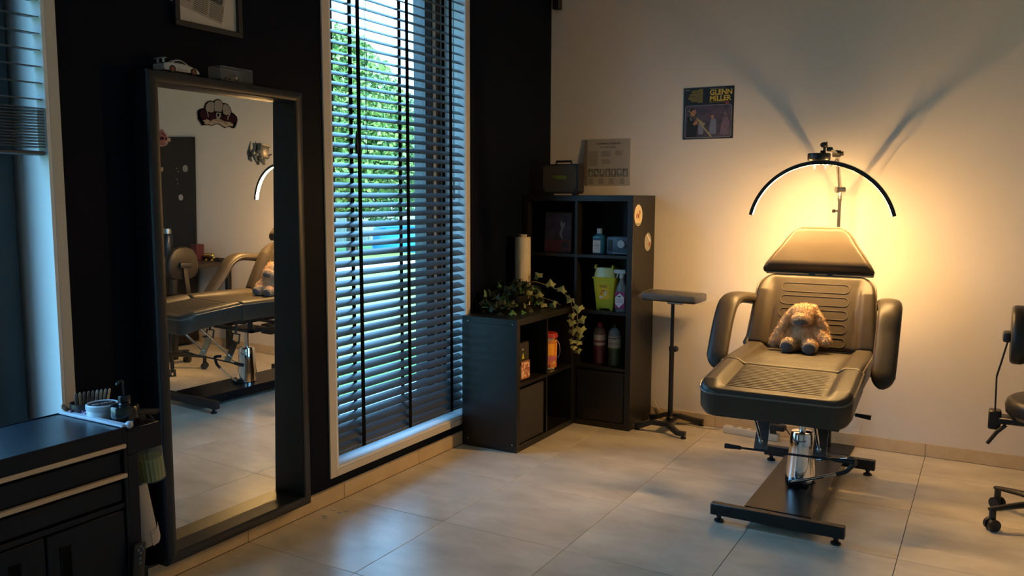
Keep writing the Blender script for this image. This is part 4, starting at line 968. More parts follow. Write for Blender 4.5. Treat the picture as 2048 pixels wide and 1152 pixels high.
hb._xf(hb.bm.verts[:], Matrix.Translation(top+V((-.012, .0, .012)))); obj('lamp_housing', hb, 'lamp_body', lamp)
obj('stud', B().cyl(top+V((-.03, -.01, -.03)), top+V((-.03, -.01, -.048)), .004, n=8).cyl(top+V((.02, -.01, -.03)), top+V((.02, -.01, -.048)), .004, n=8), 'brushed_steel', lamp)
obj('lamp_cable', B().tube(smooth_path([top+V((.03, .03, -.01)), top+V((.03, .10, -.03)), (1.915, -.38, 1.66), (1.90, -.2, 1.50)], 6), .0022, 6), 'black_plastic', lamp)

# ------------------------------------------------------------ stand with wrapped pad
sx_, sy_ = .955, -.195
sd = thing('armrest_stand', 'black adjustable stand with a plastic-wrapped pad beside the tall shelf', 'stand', (sx_, sy_, 0))
obj('pole', B().lathe([(.0155, .045), (.0155, .50), (.018, .505), (.018, .53)], (sx_, sy_, 0), 18), 'black_metal', sd)
obj('pole', B().lathe([(.0115, .53), (.0115, .815)], (sx_, sy_, 0), 18), 'black_metal', sd)
obj('height_knob', B().cyl((sx_+.01, sy_-.01, .52), (sx_+.034, sy_-.02, .52), .004, n=8).lathe([(.001, 0)], (0, 0, 0), 3) if False else B().cyl((sx_+.01, sy_-.01, .52), (sx_+.03, sy_-.018, .52), .004, n=8).cyl((sx_+.028, sy_-.017, .52), (sx_+.042, sy_-.022, .52), .020, .014, 18), 'black_plastic', sd)
def leg_bar(y, ya, yb, x0, x1):
    b = B(); pts = [(x0, ya, .028), (x0+.04, ya+.2*(y-ya), .030), (x0+.11, y, .062), (x1-.13, y, .062), (x1-.05, yb, .030), (x1, yb, .028)]
    b.sweep(pts, [(-.016, -.014), (.016, -.014), (.016, .014), (-.016, .014)], (0, 1, 0)); o = obj('leg', b, 'black_metal', sd)
    for x, yy in ((x0+.012, ya), (x1-.012, yb)): obj('levelling_foot', B().lathe([(.016, 0), (.018, .004), (.016, .008), (.008, .011), (.008, .016)], (x, yy, 0), 16), 'black_plastic', o)
leg_bar(-.315, -.312, -.355, .768, 1.108)
leg_bar(-.085, -.06, -.025, .775, 1.115)
obj('cross_bar', B().bb((.92, -.315, .048), (.98, -.085, .062), bev=.002), 'black_metal', sd)
obj('collar', B().lathe([(.024, .058), (.024, .078), (.018, .085)], (sx_, sy_, 0), 18), 'black_metal', sd)
obj('pad_bracket', B().box((sx_+.02, sy_, .81), (.10, .05, .02), bev=.004), 'brushed_steel', sd)
pd = B(); pd.box((.975, -.235, .850), (.345, .225, .048), rot=(0, .02, -.02), bev=.012, seg=3)
obj('pad', pd, 'vinyl_dark', sd)
pw = B(); g = bmesh.ops.create_grid(pw.bm, x_segments=22, y_segments=14, size=.5)
from mathutils import noise as NZ
bmesh.ops.delete(pw.bm, geom=pw.bm.verts[:], context='VERTS')
rings = []
for i in range(31):
    t = i/30; x = .775+.45*t; e_ = min(1, t/.06, (1-t)/.10); rr = []
    for k in range(22):
        a = 2*PI*k/22; px_, pz = .120*math.copysign(abs(math.cos(a))**.5, math.cos(a)), .031*math.copysign(abs(math.sin(a))**.55, math.sin(a))
        q = V((x, -.235+px_*(.86+.14*e_), .850+pz*max(.35, e_))); nz = NZ.noise(V((x*32, px_*40, pz*60)))*.006
        rr.append(q+V((0, math.cos(a)*nz, math.sin(a)*nz+.004)))
    rings.append(pw.ring(rr))
pw.skin(rings); obj('plastic_wrap', pw, 'plastic_film', sd, ang=25)

# ------------------------------------------------------------ swivel stools
SC = V((2.957, -.880, 0))
st_ = thing('swivel_stool', 'black swivel stool with backrest and castors at the right edge', 'stool', SC)
a0 = math.atan2(-1.03+.88, 2.72-2.957)
for k in range(5):
    a = a0+k*2*PI/5; d = V((math.cos(a), math.sin(a), 0)); s_ = V((-d.y, d.x, 0))
    b = B(); rings = []
    for r_, z, w, h in ((.03, .118, .022, .018), (.15, .112, .020, .014), (.27, .098, .016, .010), (.288, .096, .012, .008)):
        c_ = SC+d*r_+V((0, 0, z)); rings.append(b.ring([c_+s_*w*math.cos(t)*1.0+V((0, 0, h*math.sin(t))) for t in [2*PI*q/10 for q in range(10)]]))
    b.skin(rings); lg = obj('leg', b, 'black_metal', st_)
    c_ = SC+d*.272; obj('castor', B().cyl(c_+V((0, 0, .06)), c_+V((0, 0, .092)), .014, n=12).cyl(c_+s_*.008+V((0, 0, .027)), c_+s_*.024+V((0, 0, .027)), .027, n=22).cyl(c_-s_*.024+V((0, 0, .027)), c_-s_*.008+V((0, 0, .027)), .027, n=22).box(c_+V((0, 0, .047)), (.03, .018, .035), rot=(0, 0, a), bev=.006), 'black_plastic', lg)
obj('gas_column', B().lathe([(.030, .10), (.030, .13), (.025, .14), (.025, .33), (.014, .335), (.014, .47)], SC, 24), 'black_metal', st_)
obj('seat_cushion', B().lathe([(.12, .487), (.185, .492), (.206, .512), (.210, .545), (.202, .570), (.185, .582), (.10, .583), (.001, .575)], SC, 44), 'vinyl_dark', st_)
obj('seat_plate', B().box(SC+V((-.05, 0, .472)), (.36, .10, .028), bev=.005).box(SC+V((-.245, 0, .468)), (.05, .07, .085), bev=.006), 'black_metal', st_)
obj('tilt_lever', B().tube([SC+V((-.20, -.04, .455)), SC+V((-.235, -.05, .42)), SC+V((-.268, -.055, .365))], [.008, .009, .008], 10), 'black_plastic', st_)
bp = B(); bp.sweep([SC+V(p) for p in ((-.245, 0, .50), (-.247, 0, .60), (-.248, 0, .665), (-.232, 0, .74), (-.212, 0, .84))], [(-.018, -.0035), (.018, -.0035), (.018, .0035), (-.018, .0035)], (0, 1, 0)); obj('back_bar', bp, 'black_metal', st_)
obj('back_bracket', B().box(SC+V((-.218, 0, .848)), (.035, .105, .042), bev=.010, seg=2), 'black_plastic', st_)
bk_ = B(); rings = []
prof = [(0, .735), (.07, .737), (.115, .755), (.138, .80), (.140, .86), (.125, .92), (.09, .965), (.045, .985), (0, .99)]
prof = prof + [(-y, z) for y, z in prof[-2:0:-1]]
for dx, k in ((-.205, .90), (-.200, .97), (-.188, 1.0), (-.165, 1.0), (-.150, .96), (-.143, .88)):
    rings.append(bk_.ring([SC+V((dx+.0*z, y*k, .862+(z-.862)*k)) for y, z in prof]))
bk_.skin(rings); obj('backrest', bk_, 'vinyl_dark', st_, ang=60)

# ------------------------------------------------------------ power strip and cable
ps = thing('power_strip', 'white power strip lying on the floor behind the treatment chair', 'power strip', (1.43, -.105, 0))
an = math.atan2(-.035, .325)
obj('strip_body', B().box((1.440, -.098, .022), (.345, .055, .044), rot=(0, 0, an), bev=.007, seg=2), 'socket_white', ps)
for k in range(5):
    x = 1.34+.058*k; obj('socket', B().cyl((x, -.098+(x-1.44)*-.107, .0435), (x, -.098+(x-1.44)*-.107, .0448), .019, n=16), 'socket_hole' if k > 3 else 'paper_grey', ps)
pa = obj('power_adapter', B().box((1.600, -.118, .0855), (.095, .055, .036), rot=(0, 0, an), bev=.006).box((1.575, -.116, .056), (.03, .03, .0245), rot=(0, 0, an)), 'black_plastic', None, (1.6, -.118, .045)); tag(pa, 'black power adapter plugged into the white power strip', 'adapter')
cb = obj('power_cable', B().tube(smooth_path([(1.268, -.078, .02), (1.20, -.06, .006), (1.12, -.07, .005), (1.02, -.045, .005), (.93, -.035, .006), (.86, -.02, .03), (.80, -.012, .085), (.775, -.01, .13)], 6), .0042, 8), 'cable_white', None, (1.0, -.05, 0)); tag(cb, 'white cable running along the far wall from shelf to power strip', 'cable')
cb = obj('adapter_cable', B().tube(smooth_path([(1.650, -.124, .085), (1.70, -.13, .03), (1.78, -.16, .012), (1.86, -.13, .012)], 6), .0035, 8), 'black_plastic', None, (1.7, -.13, 0)); tag(cb, 'black cable from the adapter to the lamp base', 'cable')

# ------------------------------------------------------------ mirror
XG = lambda y, z: -.0055+.0044*(y+2.8)+.0139*(z-1)
my0, my1, mz0, mz1 = -3.230, -2.473, .086, 1.900; fw = .044; X0, X1 = -.0195, .076
mr = thing('tall_mirror', 'tall mirror in a deep black frame on the black wall', 'mirror', (0, -2.84, mz0))
def fbar(y0, y1, z0, z1): return B().bb((X0, y0, z0), (X1, y1, z1), bev=.006, seg=3)
pr = [(X0, 0), (X0, fw), (X1-.006, fw), (X1-.001, fw-.003), (X1+.001, fw-.010), (X1+.001, .012), (X1-.002, .005), (X1-.008, .001), (X1-.014, 0)]
def fr_side(sg):                                 # mitred frame bars from the moulding profile (x, distance inwards)
    b = B(); yo, yi = (my0, 1) if sg < 0 else (my1, -1)
    b.skin([b.ring([(x, yo+yi*(w), mz0+w) for x, w in pr]), b.ring([(x, yo+yi*(w), mz1-w) for x, w in pr])]); return b
def fr_hor(sg):
    b = B(); zo, zi = (mz0, 1) if sg < 0 else (mz1, -1)
    b.skin([b.ring([(x, my0+w, zo+zi*w) for x, w in pr]), b.ring([(x, my1-w, zo+zi*w) for x, w in pr])]); return b
for sg in (-1, 1): obj('frame_bar', fr_side(sg), 'frame_black', mr, ang=25); obj('frame_bar', fr_hor(sg), 'frame_black', mr, ang=25)
gb = B(); ya, yb, za, zb = my0+fw-.002, my1-fw+.002, mz0+fw-.002, mz1-fw+.002
gb.prism([(XG(ya, za)-.002, ya, za), (XG(yb, za)-.002, yb, za), (XG(yb, zb)-.002, yb, zb), (XG(ya, zb)-.002, ya, zb)], (.002, 0, 0))
obj('mirror_glass', gb, 'mirror_glass', mr, ang=10)
SK = {
 'OUT': [(-2.9653, 1.7754), (-2.9605, 1.7831), (-2.9466, 1.7895), (-2.9337, 1.7922), (-2.9314, 1.802), (-2.9254, 1.8129), (-2.9121, 1.8208), (-2.899, 1.8236), (-2.8878, 1.8225), (-2.8781, 1.8294), (-2.8647, 1.833), (-2.8515, 1.8298), (-2.8423, 1.8202), (-2.8307, 1.8206), (-2.8172, 1.8173), (-2.806, 1.8062), (-2.7998, 1.7885), (-2.7853, 1.7821), (-2.7737, 1.7723), (-2.7712, 1.7617), (-2.778, 1.7412), (-2.7854, 1.7298), (-2.7975, 1.7267), (-2.815, 1.7315), (-2.8248, 1.7293), (-2.8348, 1.7247), (-2.8462, 1.7285), (-2.8574, 1.7352), (-2.8726, 1.737), (-2.8879, 1.7329), (-2.8994, 1.7275), (-2.9087, 1.7298), (-2.9142, 1.7309), (-2.9291, 1.7291), (-2.9458, 1.7263), (-2.9526, 1.7354), (-2.9638, 1.7492)],
 'SKL': [(-2.9261, 1.7966), (-2.9219, 1.8073), (-2.9104, 1.8173), (-2.8954, 1.8202), (-2.8852, 1.8168), (-2.8851, 1.7989), (-2.8877, 1.7822), (-2.8971, 1.7799), (-2.9047, 1.777), (-2.9195, 1.7794), (-2.9256, 1.7878)],
 'SKC': [(-2.8822, 1.8215), (-2.8724, 1.8285), (-2.861, 1.8299), (-2.8497, 1.8262), (-2.8443, 1.8177), (-2.8461, 1.798), (-2.8514, 1.7854), (-2.8819, 1.785), (-2.884, 1.802)],
 'SKR': [(-2.8415, 1.815), (-2.8289, 1.817), (-2.8155, 1.8129), (-2.8072, 1.8015), (-2.8039, 1.7866), (-2.8093, 1.7739), (-2.8269, 1.774), (-2.8421, 1.7802), (-2.8442, 1.7981)],
 'MAL': [(-2.9544, 1.7764), (-2.9449, 1.7867), (-2.932, 1.7887), (-2.9251, 1.7789), (-2.9086, 1.7745), (-2.8821, 1.7812), (-2.8749, 1.7714), (-2.8735, 1.7595), (-2.8985, 1.75), (-2.9096, 1.7506), (-2.943, 1.7464), (-2.9534, 1.7588)],
 'MAR': [(-2.8539, 1.7732), (-2.8327, 1.7735), (-2.8054, 1.7727), (-2.7991, 1.7824), (-2.7835, 1.7776), (-2.775, 1.766), (-2.7764, 1.7551), (-2.7909, 1.7417), (-2.8143, 1.7476), (-2.8375, 1.7518), (-2.8563, 1.7609)],
 'CHIN': [(-2.8764, 1.7802), (-2.8516, 1.7824), (-2.8541, 1.7671), (-2.8603, 1.7576), (-2.8737, 1.7565), (-2.8761, 1.7653)],
 'TL': [(-2.9214, 1.7778), (-2.9141, 1.7755), (-2.9129, 1.7607), (-2.9166, 1.7604), (-2.9171, 1.7708)],
 'TR': [(-2.8211, 1.7729), (-2.8113, 1.7738), (-2.8164, 1.7672), (-2.8178, 1.7572), (-2.8213, 1.7569)],
 'BAN': [(-2.9432, 1.7435), (-2.9207, 1.7519), (-2.9061, 1.7464), (-2.8908, 1.7536), (-2.8717, 1.7574), (-2.8527, 1.7559), (-2.8375, 1.7503), (-2.826, 1.749), (-2.8103, 1.7494), (-2.7929, 1.7416), (-2.7972, 1.7336), (-2.8149, 1.7338), (-2.8307, 1.7281), (-2.8423, 1.7303), (-2.8573, 1.7382), (-2.8725, 1.7393), (-2.8878, 1.7359), (-2.9031, 1.7295), (-2.9122, 1.734), (-2.9216, 1.7318), (-2.9363, 1.7337), (-2.9305, 1.74)],
 'NOSE': [(-2.8621, 1.7725), (-2.8632, 1.7684), (-2.8657, 1.7657), (-2.8687, 1.7655), (-2.8709, 1.7678), (-2.8717, 1.7717), (-2.8706, 1.7757), (-2.8681, 1.7784), (-2.8652, 1.7786), (-2.8629, 1.7764)],
 'E1': [(-2.8676, 1.7837), (-2.8689, 1.7823), (-2.8724, 1.7812), (-2.8766, 1.7808), (-2.88, 1.7813), (-2.8812, 1.7825), (-2.8799, 1.7839), (-2.8764, 1.7851), (-2.8722, 1.7854), (-2.8688, 1.7849)],
 'E2': [(-2.8504, 1.7837), (-2.8518, 1.7823), (-2.8552, 1.7811), (-2.8595, 1.7808), (-2.8629, 1.7813), (-2.8642, 1.7825), (-2.8628, 1.784), (-2.8593, 1.7851), (-2.8551, 1.7855), (-2.8516, 1.7849)],
 'E3': [(-2.9035, 1.7791), (-2.9049, 1.7777), (-2.9083, 1.7767), (-2.9124, 1.7763), (-2.9157, 1.7768), (-2.917, 1.7779), (-2.9156, 1.7792), (-2.9122, 1.7803), (-2.9081, 1.7806), (-2.9048, 1.7802)],
 'E4': [(-2.8129, 1.7754), (-2.8143, 1.7741), (-2.8179, 1.773), (-2.8223, 1.7726), (-2.8257, 1.7731), (-2.827, 1.7742), (-2.8256, 1.7756), (-2.8221, 1.7767), (-2.8177, 1.7771), (-2.8142, 1.7766)],
 'RIM': [(-2.9685, 1.7757), (-2.9635, 1.7838), (-2.9491, 1.7905), (-2.9358, 1.7933), (-2.9334, 1.8036), (-2.9272, 1.815), (-2.9135, 1.8233), (-2.8999, 1.8262), (-2.8883, 1.8251), (-2.8783, 1.8323), (-2.8644, 1.8361), (-2.8507, 1.8327), (-2.8412, 1.8226), (-2.8292, 1.823), (-2.8153, 1.8196), (-2.8036, 1.8079), (-2.7973, 1.7893), (-2.7822, 1.7825), (-2.7702, 1.7722), (-2.7676, 1.7611), (-2.7747, 1.7395), (-2.7824, 1.7276), (-2.7949, 1.7243), (-2.813, 1.7294), (-2.8232, 1.7271), (-2.8335, 1.7224), (-2.8453, 1.7263), (-2.857, 1.7334), (-2.8727, 1.7353), (-2.8885, 1.731), (-2.9005, 1.7254), (-2.91, 1.7278), (-2.9157, 1.729), (-2.9311, 1.727), (-2.9483, 1.7242), (-2.9555, 1.7337), (-2.967, 1.7482)],
 'PIN': [(-3.1372, 1.6415), (-3.1378, 1.6751), (-3.1358, 1.694), (-3.1244, 1.7013), (-3.119, 1.6989), (-3.1084, 1.6865), (-3.099, 1.6739), (-3.0969, 1.6693), (-3.0902, 1.6697), (-3.0864, 1.6642), (-3.0896, 1.6574), (-3.0965, 1.6551), (-3.1031, 1.6575), (-3.0997, 1.6492), (-3.1061, 1.6422), (-3.1253, 1.6361), (-3.1374, 1.6377)],
 'PI2': [(-3.1354, 1.6434), (-3.1356, 1.6753), (-3.1336, 1.6923), (-3.1245, 1.6981), (-3.1202, 1.696), (-3.1108, 1.6844), (-3.1014, 1.6709), (-3.1042, 1.6594), (-3.1157, 1.6521), (-3.1047, 1.648), (-3.1083, 1.644), (-3.1252, 1.6387)],
 'PD1': [(-3.1273, 1.6871), (-3.1228, 1.6883), (-3.11, 1.6769), (-3.1134, 1.6758)],
 'PD2': [(-3.1336, 1.6698), (-3.1214, 1.6724), (-3.1128, 1.6654), (-3.1242, 1.6601), (-3.134, 1.6623)],
 'PD3': [(-3.1092, 1.6713), (-3.1014, 1.6699), (-3.1029, 1.6613), (-3.1107, 1.6637)],
 'SM': [(-3.1411, 1.5614), (-3.1335, 1.5598), (-3.1245, 1.5619), (-3.123, 1.5554), (-3.1263, 1.5467), (-3.1419, 1.5463)],
}
def stick(parent, nm, key, m_, k, label=None):
    pts = [V((XG(y, z)+.0003+.0004*k, y, z)) for y, z in SK[key]]
    if key in ('MAL', 'MAR'):
        cc_ = sum(pts, V())/len(pts); pts = [cc_+(p-cc_)*.94 for p in pts]
    if nm == 'sticker_base': pts = [V((XG(y, z)+.0003, y, z)) for y, z in SK[key]]
    return obj(nm, B().prism(pts, (.0003 if k else .0008, 0, 0)), m_, parent)
sk_ = thing('mirror_sticker', 'dark sticker of three skulls over a banner, high on the mirror', 'sticker', (XG(-2.87, 1.77)+.001, -2.87, 1.77))
stick(sk_, 'sticker_base', 'RIM', 'sticker_outline', 0); stick(sk_, 'printed_outline', 'OUT', 'sticker_black', 1.5)
for key, nm, m_, k in (('MAL', 'printed_rose', 'sticker_maroon', 2.5), ('MAR', 'printed_rose', 'sticker_maroon', 2.5), ('SKL', 'printed_skull', 'sticker_bone', 3.5), ('SKC', 'printed_skull', 'sticker_bone', 3.5), ('SKR', 'printed_skull', 'sticker_bone', 3.5), ('CHIN', 'printed_jaw', 'sticker_bone', 3.2),
        ('TL', 'printed_jaw', 'sticker_bone', 3.5), ('TR', 'printed_jaw', 'sticker_bone', 3.5), ('NOSE', 'printed_nose', 'sticker_black', 4.5), ('E1', 'printed_eye', 'sticker_black', 4.5), ('E2', 'printed_eye', 'sticker_black', 4.5), ('E3', 'printed_eye', 'sticker_black', 4.5), ('E4', 'printed_eye', 'sticker_black', 4.5), ('BAN', 'printed_banner', 'sticker_banner', 4)):
    stick(sk_, nm, key, m_, k)
for ch, (yy, zz, an_) in zip('TATTOOMAN', [(-2.908, 1.7385, 20), (-2.899, 1.742, 15), (-2.889, 1.745, 8), (-2.879, 1.746, 2), (-2.869, 1.7465, 0), (-2.859, 1.7465, -3), (-2.848, 1.745, -8), (-2.838, 1.742, -14), (-2.829, 1.739, -20)]):
    a_ = math.radians(an_); obj('lettering', place(text_bm(ch, .011), (XG(yy, zz)+.0026, yy, zz), (0, math.cos(a_), math.sin(a_)), (0, -math.sin(a_), math.cos(a_))), 'sticker_black', sk_)
pk = thing('mirror_sticker', 'torn-shaped pink sticker at the upper left edge of the mirror glass', 'sticker', (XG(-3.11, 1.67)+.001, -3.11, 1.67))
stick(pk, 'sticker_base', 'PIN', 'sticker_pale', 0); stick(pk, 'printed_area', 'PI2', 'sticker_pink', 1.5)
for k_ in ('PD1', 'PD2', 'PD3'): stick(pk, 'printed_shape', k_, 'sticker_maroon', 2.5)
sm = thing('mirror_sticker', 'small cream sticker at the left edge of the mirror glass under the pink one', 'sticker', (XG(-3.13, 1.55)+.001, -3.13, 1.55))
stick(sm, 'sticker_base', 'SM', 'sticker_pale', 0)
# pewter figure clipped on the mirror
c = (.012, -2.655, 1.64)
pf = thing('pewter_ornament', 'small silvery figure ornament stuck on the right of the mirror glass', 'ornament', c)
q = B().box((0, 0, 0), (.022, .046, .052), bev=.004, seg=2).box((0, 0, .024), (.026, .054, .008), bev=.002); q._xf(q.bm.verts[:], Matrix.Translation((.018, -2.652, 1.643)) @ Matrix.Rotation(math.radians(-12), 4, 'X')); obj('barrel', q, 'pewter', pf)
obj('horn', B().tube([(.018, -2.700, 1.645), (.02, -2.696, 1.66), (.02, -2.690, 1.682)], [.006, .004, .001], 8).tube([(.018, -2.645, 1.626), (.02, -2.628, 1.624), (.02, -2.606, 1.631)], [.007, .005, .003], 8), 'pewter', pf)
obj('figure_body', B().ball((.018, -2.702, 1.634), (.007, .010, .014), sub=2).ball((.020, -2.688, 1.628), (.008, .010, .010), sub=2).tube([(.018, -2.698, 1.622), (.02, -2.695, 1.608), (.02, -2.685, 1.600)], [.009, .008, .004], 8).ball((.018, -2.655, 1.604), (.010, .013, .012), sub=2).ball((.018, -2.664, 1.616), (.009, .012, .010), sub=2).ball((.018, -2.63, 1.62), (.008, .012, .010), sub=2).ball((.020, -2.678, 1.640), (.009, .010, .010), sub=2).ball((.02, -2.651, 1.591), (.007, .007, .006), sub=2), 'pewter', pf)

# model cars on top of the mirror frame
zt = mz1
mc = thing('model_car', 'white model sports car with rear wing parked on top of the mirror frame', 'model car', (.025, -3.066, zt))
def carpt(pts, k=1): return pts
side = [(-.078, .016), (-.077, .030), (-.062, .034), (-.040, .0365), (-.020, .0365), (.0, .0365), (.020, .0345), (.045, .030), (.066, .024), (.076, .014), (.076, .008), (-.074, .008)]
b = B(); rings = []
for xo, ins, dz in ((-.033, .006, -.003), (-.030, .0, 0), (-.012, 0, .001), (.012, 0, .001), (.030, 0, 0), (.033, .006, -.003)):
    rings.append(b.ring([(.025+xo, -3.066+y*(1-ins/.078), zt+max(.008, z+(dz if z > .01 else 0))) for y, z in side]))
b.skin(rings); obj('car_body', b, 'car_white', mc)
cab = [(-.050, .0345), (-.030, .0475), (-.012, .0515), (.004, .0505), (.018, .045), (.036, .033)]
b = B(); rings = []
for xo, k in ((-.026, .80), (-.022, 1), (.022, 1), (.026, .80)): rings.append(b.ring([(.025+xo*(1 if k == 1 else 1), -3.066+y*(.96 if k < 1 else 1), zt+.034+(z-.034)*k) for y, z in cab]))
b.skin(rings); obj('car_roof', b, 'car_white', mc)
gl = [(-.036, .0385), (-.026, .0450), (-.010, .0480), (.003, .0470), (.015, .0420), (.024, .0365)]
obj('side_window', B().prism([(.0515, -3.066+y, zt+z-.002) for y, z in gl], (.0006, 0, 0)), 'car_window', mc)
obj('rear_window', B().prism([(.010, -3.066-.049, zt+.0375), (.040, -3.066-.049, zt+.0375), (.038, -3.066-.034, zt+.0465), (.012, -3.066-.034, zt+.0465)], (0, -.001, .0012)), 'car_window', mc)
for y in (-.044, .048):
    for x in (-.0065, .0535): 
        wb = obj('wheel', B().cyl((x-.004, -3.066+y, zt+.0132), (x+.006, -3.066+y, zt+.0132), .013, n=20), 'tyre', mc)
        obj('hub', B().cyl((x+.0061, -3.066+y, zt+.0132), (x+.0066, -3.066+y, zt+.0132), .008, n=12), 'car_trim', wb)
obj('rear_wing', B().box((.025, -3.136, zt+.050), (.062, .012, .003), bev=.001).box((.010, -3.134, zt+.042), (.003, .008, .014)).box((.040, -3.134, zt+.042), (.003, .008, .014)), 'car_white', mc)
obj('side_stripe', B().bb((.0580, -3.066-.026, zt+.013), (.0586, -3.066+.024, zt+.0145)), 'car_trim', mc)
bc = thing('display_case', 'clear acrylic display case standing on top of the mirror frame', 'display case', (.02, -2.81, zt))
ca, cb_, cz = (-.014, -2.890, zt), (.056, -2.731, zt+.055), .0
obj('case_base', B().bb((ca[0], ca[1], zt), (cb_[0], cb_[1], zt+.006), bev=.001), 'black_plastic', bc)
obj('cover', B().bb((ca[0]+.001, ca[1]+.001, zt+.0062), (cb_[0]-.001, cb_[1]-.001, cb_[2])), 'case_acrylic', bc)
eb = B(); xa_, xb2 = ca[0]+.001, cb_[0]-.001; ya_, yb_ = ca[1]+.001, cb_[1]-.001; z_t = cb_[2]
for p, q in (((xa_, ya_, z_t), (xb2, ya_, z_t)), ((xb2, ya_, z_t), (xb2, yb_, z_t)), ((xa_, yb_, z_t), (xb2, yb_, z_t)), ((xa_, ya_, z_t), (xa_, yb_, z_t)), ((xa_, ya_, zt+.006), (xa_, ya_, z_t)), ((xb2, yb_, zt+.006), (xb2, yb_, z_t)), ((xb2, ya_, zt+.006), (xb2, ya_, z_t))): eb.cyl(p, q, .0006, n=5)
obj('case_edge', eb, 'case_edge', bc)
rc = thing('model_car', 'tiny red vintage racing car inside the acrylic case', 'model car', (.022, -2.80, zt+.0065))
obj('car_body', B().tube([(.022, -2.835, zt+.018), (.022, -2.81, zt+.020), (.022, -2.79, zt+.019), (.022, -2.765, zt+.015)], [.005, .009, .008, .004], 12), 'car_trim', rc)
obj('number_disc', B().cyl((.0305, -2.79, zt+.020), (.0312, -2.79, zt+.020), .005, n=14), 'print_white', rc)
obj('windscreen', B().box((.022, -2.798, zt+.031), (.012, .003, .008), rot=(.3, 0, 0)), 'car_window', rc)
for y in (-.022, .020):
    for x in (.008, .036): obj('wheel', B().cyl((x-.003, -2.797+y, zt+.0150), (x+.003, -2.797+y, zt+.0150), .0085, n=16), 'tyre', rc)

# picture above the mirror
pf_y0, pf_y1, pf_z0, pf_z1 = -3.041, -2.721, 2.086, 2.52
pc = thing('framed_clipping', 'black framed newspaper clipping hanging above the mirror', 'picture', (XW+.01, -2.881, pf_z0))
fwid = .022; b = B()
b.bb((XW+.001, pf_y0, pf_z0), (XW+.02, pf_y1, pf_z0+fwid), bev=.002).bb((XW+.001, pf_y0, pf_z1-fwid), (XW+.02, pf_y1, pf_z1), bev=.002).bb((XW+.001, pf_y0, pf_z0+fwid), (XW+.02, pf_y0+fwid, pf_z1-fwid), bev=.002).bb((XW+.001, pf_y1-fwid, pf_z0+fwid), (XW+.02, pf_y1, pf_z1-fwid), bev=.002)
obj('frame', b, 'frame_black', pc); xm_ = XW+.006
obj('mat_board', B().bb((XW+.001, pf_y0+fwid, pf_z0+fwid), (xm_, pf_y1-fwid, pf_z1-fwid)), 'paper_white', pc)
def clip(pts, m_, nm, k, kind=None):
    a_ = math.radians(-11); o_ = V((0, -2.90, 2.30))
    return obj(nm, B().prism([(xm_+.0004*k, o_.y+y*math.cos(a_)-z*math.sin(a_), o_.z+y*math.sin(a_)+z*math.cos(a_)) for y, z in pts], (.0003, 0, 0)), m_, pc)
clip([(-.125, -.155), (.115, -.155), (.120, .19), (-.110, .19)], 'paper_grey', 'clipping', 1)
clip([(-.02, -.085), (.105, -.085), (.110, .05), (-.02, .05)], 'photo_strip', 'printed_photo', 2)
for c0 in (-.105, -.025, .050):
    for k in range(15 if c0 < -.1 else 9): 
        zz = -.145+k*.0068+(.0 if c0 > -.1 else 0.02); clip([(c0, zz), (c0+.066, zz), (c0+.066, zz+.0022), (c0, zz+.0022)], 'paper_text', 'print_line', 2)

# ------------------------------------------------------------ tool cart
cart = thing('tool_cart', 'low black tool cart with wooden drawer pulls in the lower left corner', 'cart', (.24, -4.2, 0))
cy0, cy1, cx0, cx1, cz = -4.75, -3.604, .075, .400, .758
obj('cart_top', B().bb((cx0, cy0, cz-.012), (cx1+.003, cy1, cz-.003), bev=.002), 'cart_top', cart)
obj('top_rim', B().bb((cx1-.001, cy0, cz-.052), (cx1+.005, cy1, cz), bev=.002).bb((cx0-.005, cy0, cz-.05), (cx0+.001, cy1, cz), bev=.001), 'cart_body', cart)
obj('white_rail', B().bb((cx0+.002, cy1-.010, cz-.002), (cx1+.002, cy1+.010, cz+.008), bev=.002), 'rail_white', cart)
obj('rail_end', B().ball((cx1+.004, cy1+.012, cz+.004), (.012, .012, .012), sub=2), 'rail_white', cart)
obj('cabinet_body', B().bb((cx0, cy0, .10), (cx1-.020, cy1-.004, cz-.052)), 'cart_body', cart)
obj('side_post', B().bb((cx1-.02, cy1-.012, .09), (cx1+.006, cy1+.001, cz-.01), bev=.002), 'cart_body', cart)
for zt_, zb_ in ((.704, .618), (.612, .530)):
    d = obj('drawer', B().bb((cx1-.02, cy0+.02, zb_), (cx1-.004, cy1-.016, zt_-.022), bev=.002), 'cart_body', cart)
    obj('drawer_pull', B().bb((cx1-.006, cy0+.02, zt_-.010), (cx1+.012, cy1-.004, zt_+.004), bev=.003), 'wood_light', d)
obj('mid_rail', B().bb((cx1-.02, cy0, .508), (cx1+.002, cy1-.012, .524), bev=.001), 'cart_body', cart)
for ya, yb in ((-4.75, -4.140), (-4.134, -3.868), (-3.862, -3.618)):
    d = obj('door', B().bb((cx1-.02, ya, .115), (cx1, yb, .502), bev=.003), 'cart_body', cart)
    hy = yb-.20*(.24/.244) if yb > -3.7 else yb-.09
    hy = -3.80 if yb > -3.7 else (-3.945 if yb > -4 else yb-.09)
    obj('recess_handle', B().bb((cx1-.0002, hy-.026, .270), (cx1+.0025, hy-.022, .455)).bb((cx1-.0002, hy+.004, .270), (cx1+.0025, hy+.008, .455)).bb((cx1-.0002, hy-.026, .451), (cx1+.0025, hy+.008, .455)), 'black_gloss', d)
    obj('recess', B().bb((cx1+.0001, hy-.022, .272), (cx1+.0008, hy+.004, .451)), 'black_tape', d)
for x in (cx0+.04, cx1-.04):
    for y in (-4.7, -3.66): obj('castor', B().cyl((x, y-.012, .035), (x, y+.012, .035), .034, n=20).box((x, y, .075), (.035, .04, .05), bev=.003), 'black_plastic', cart)
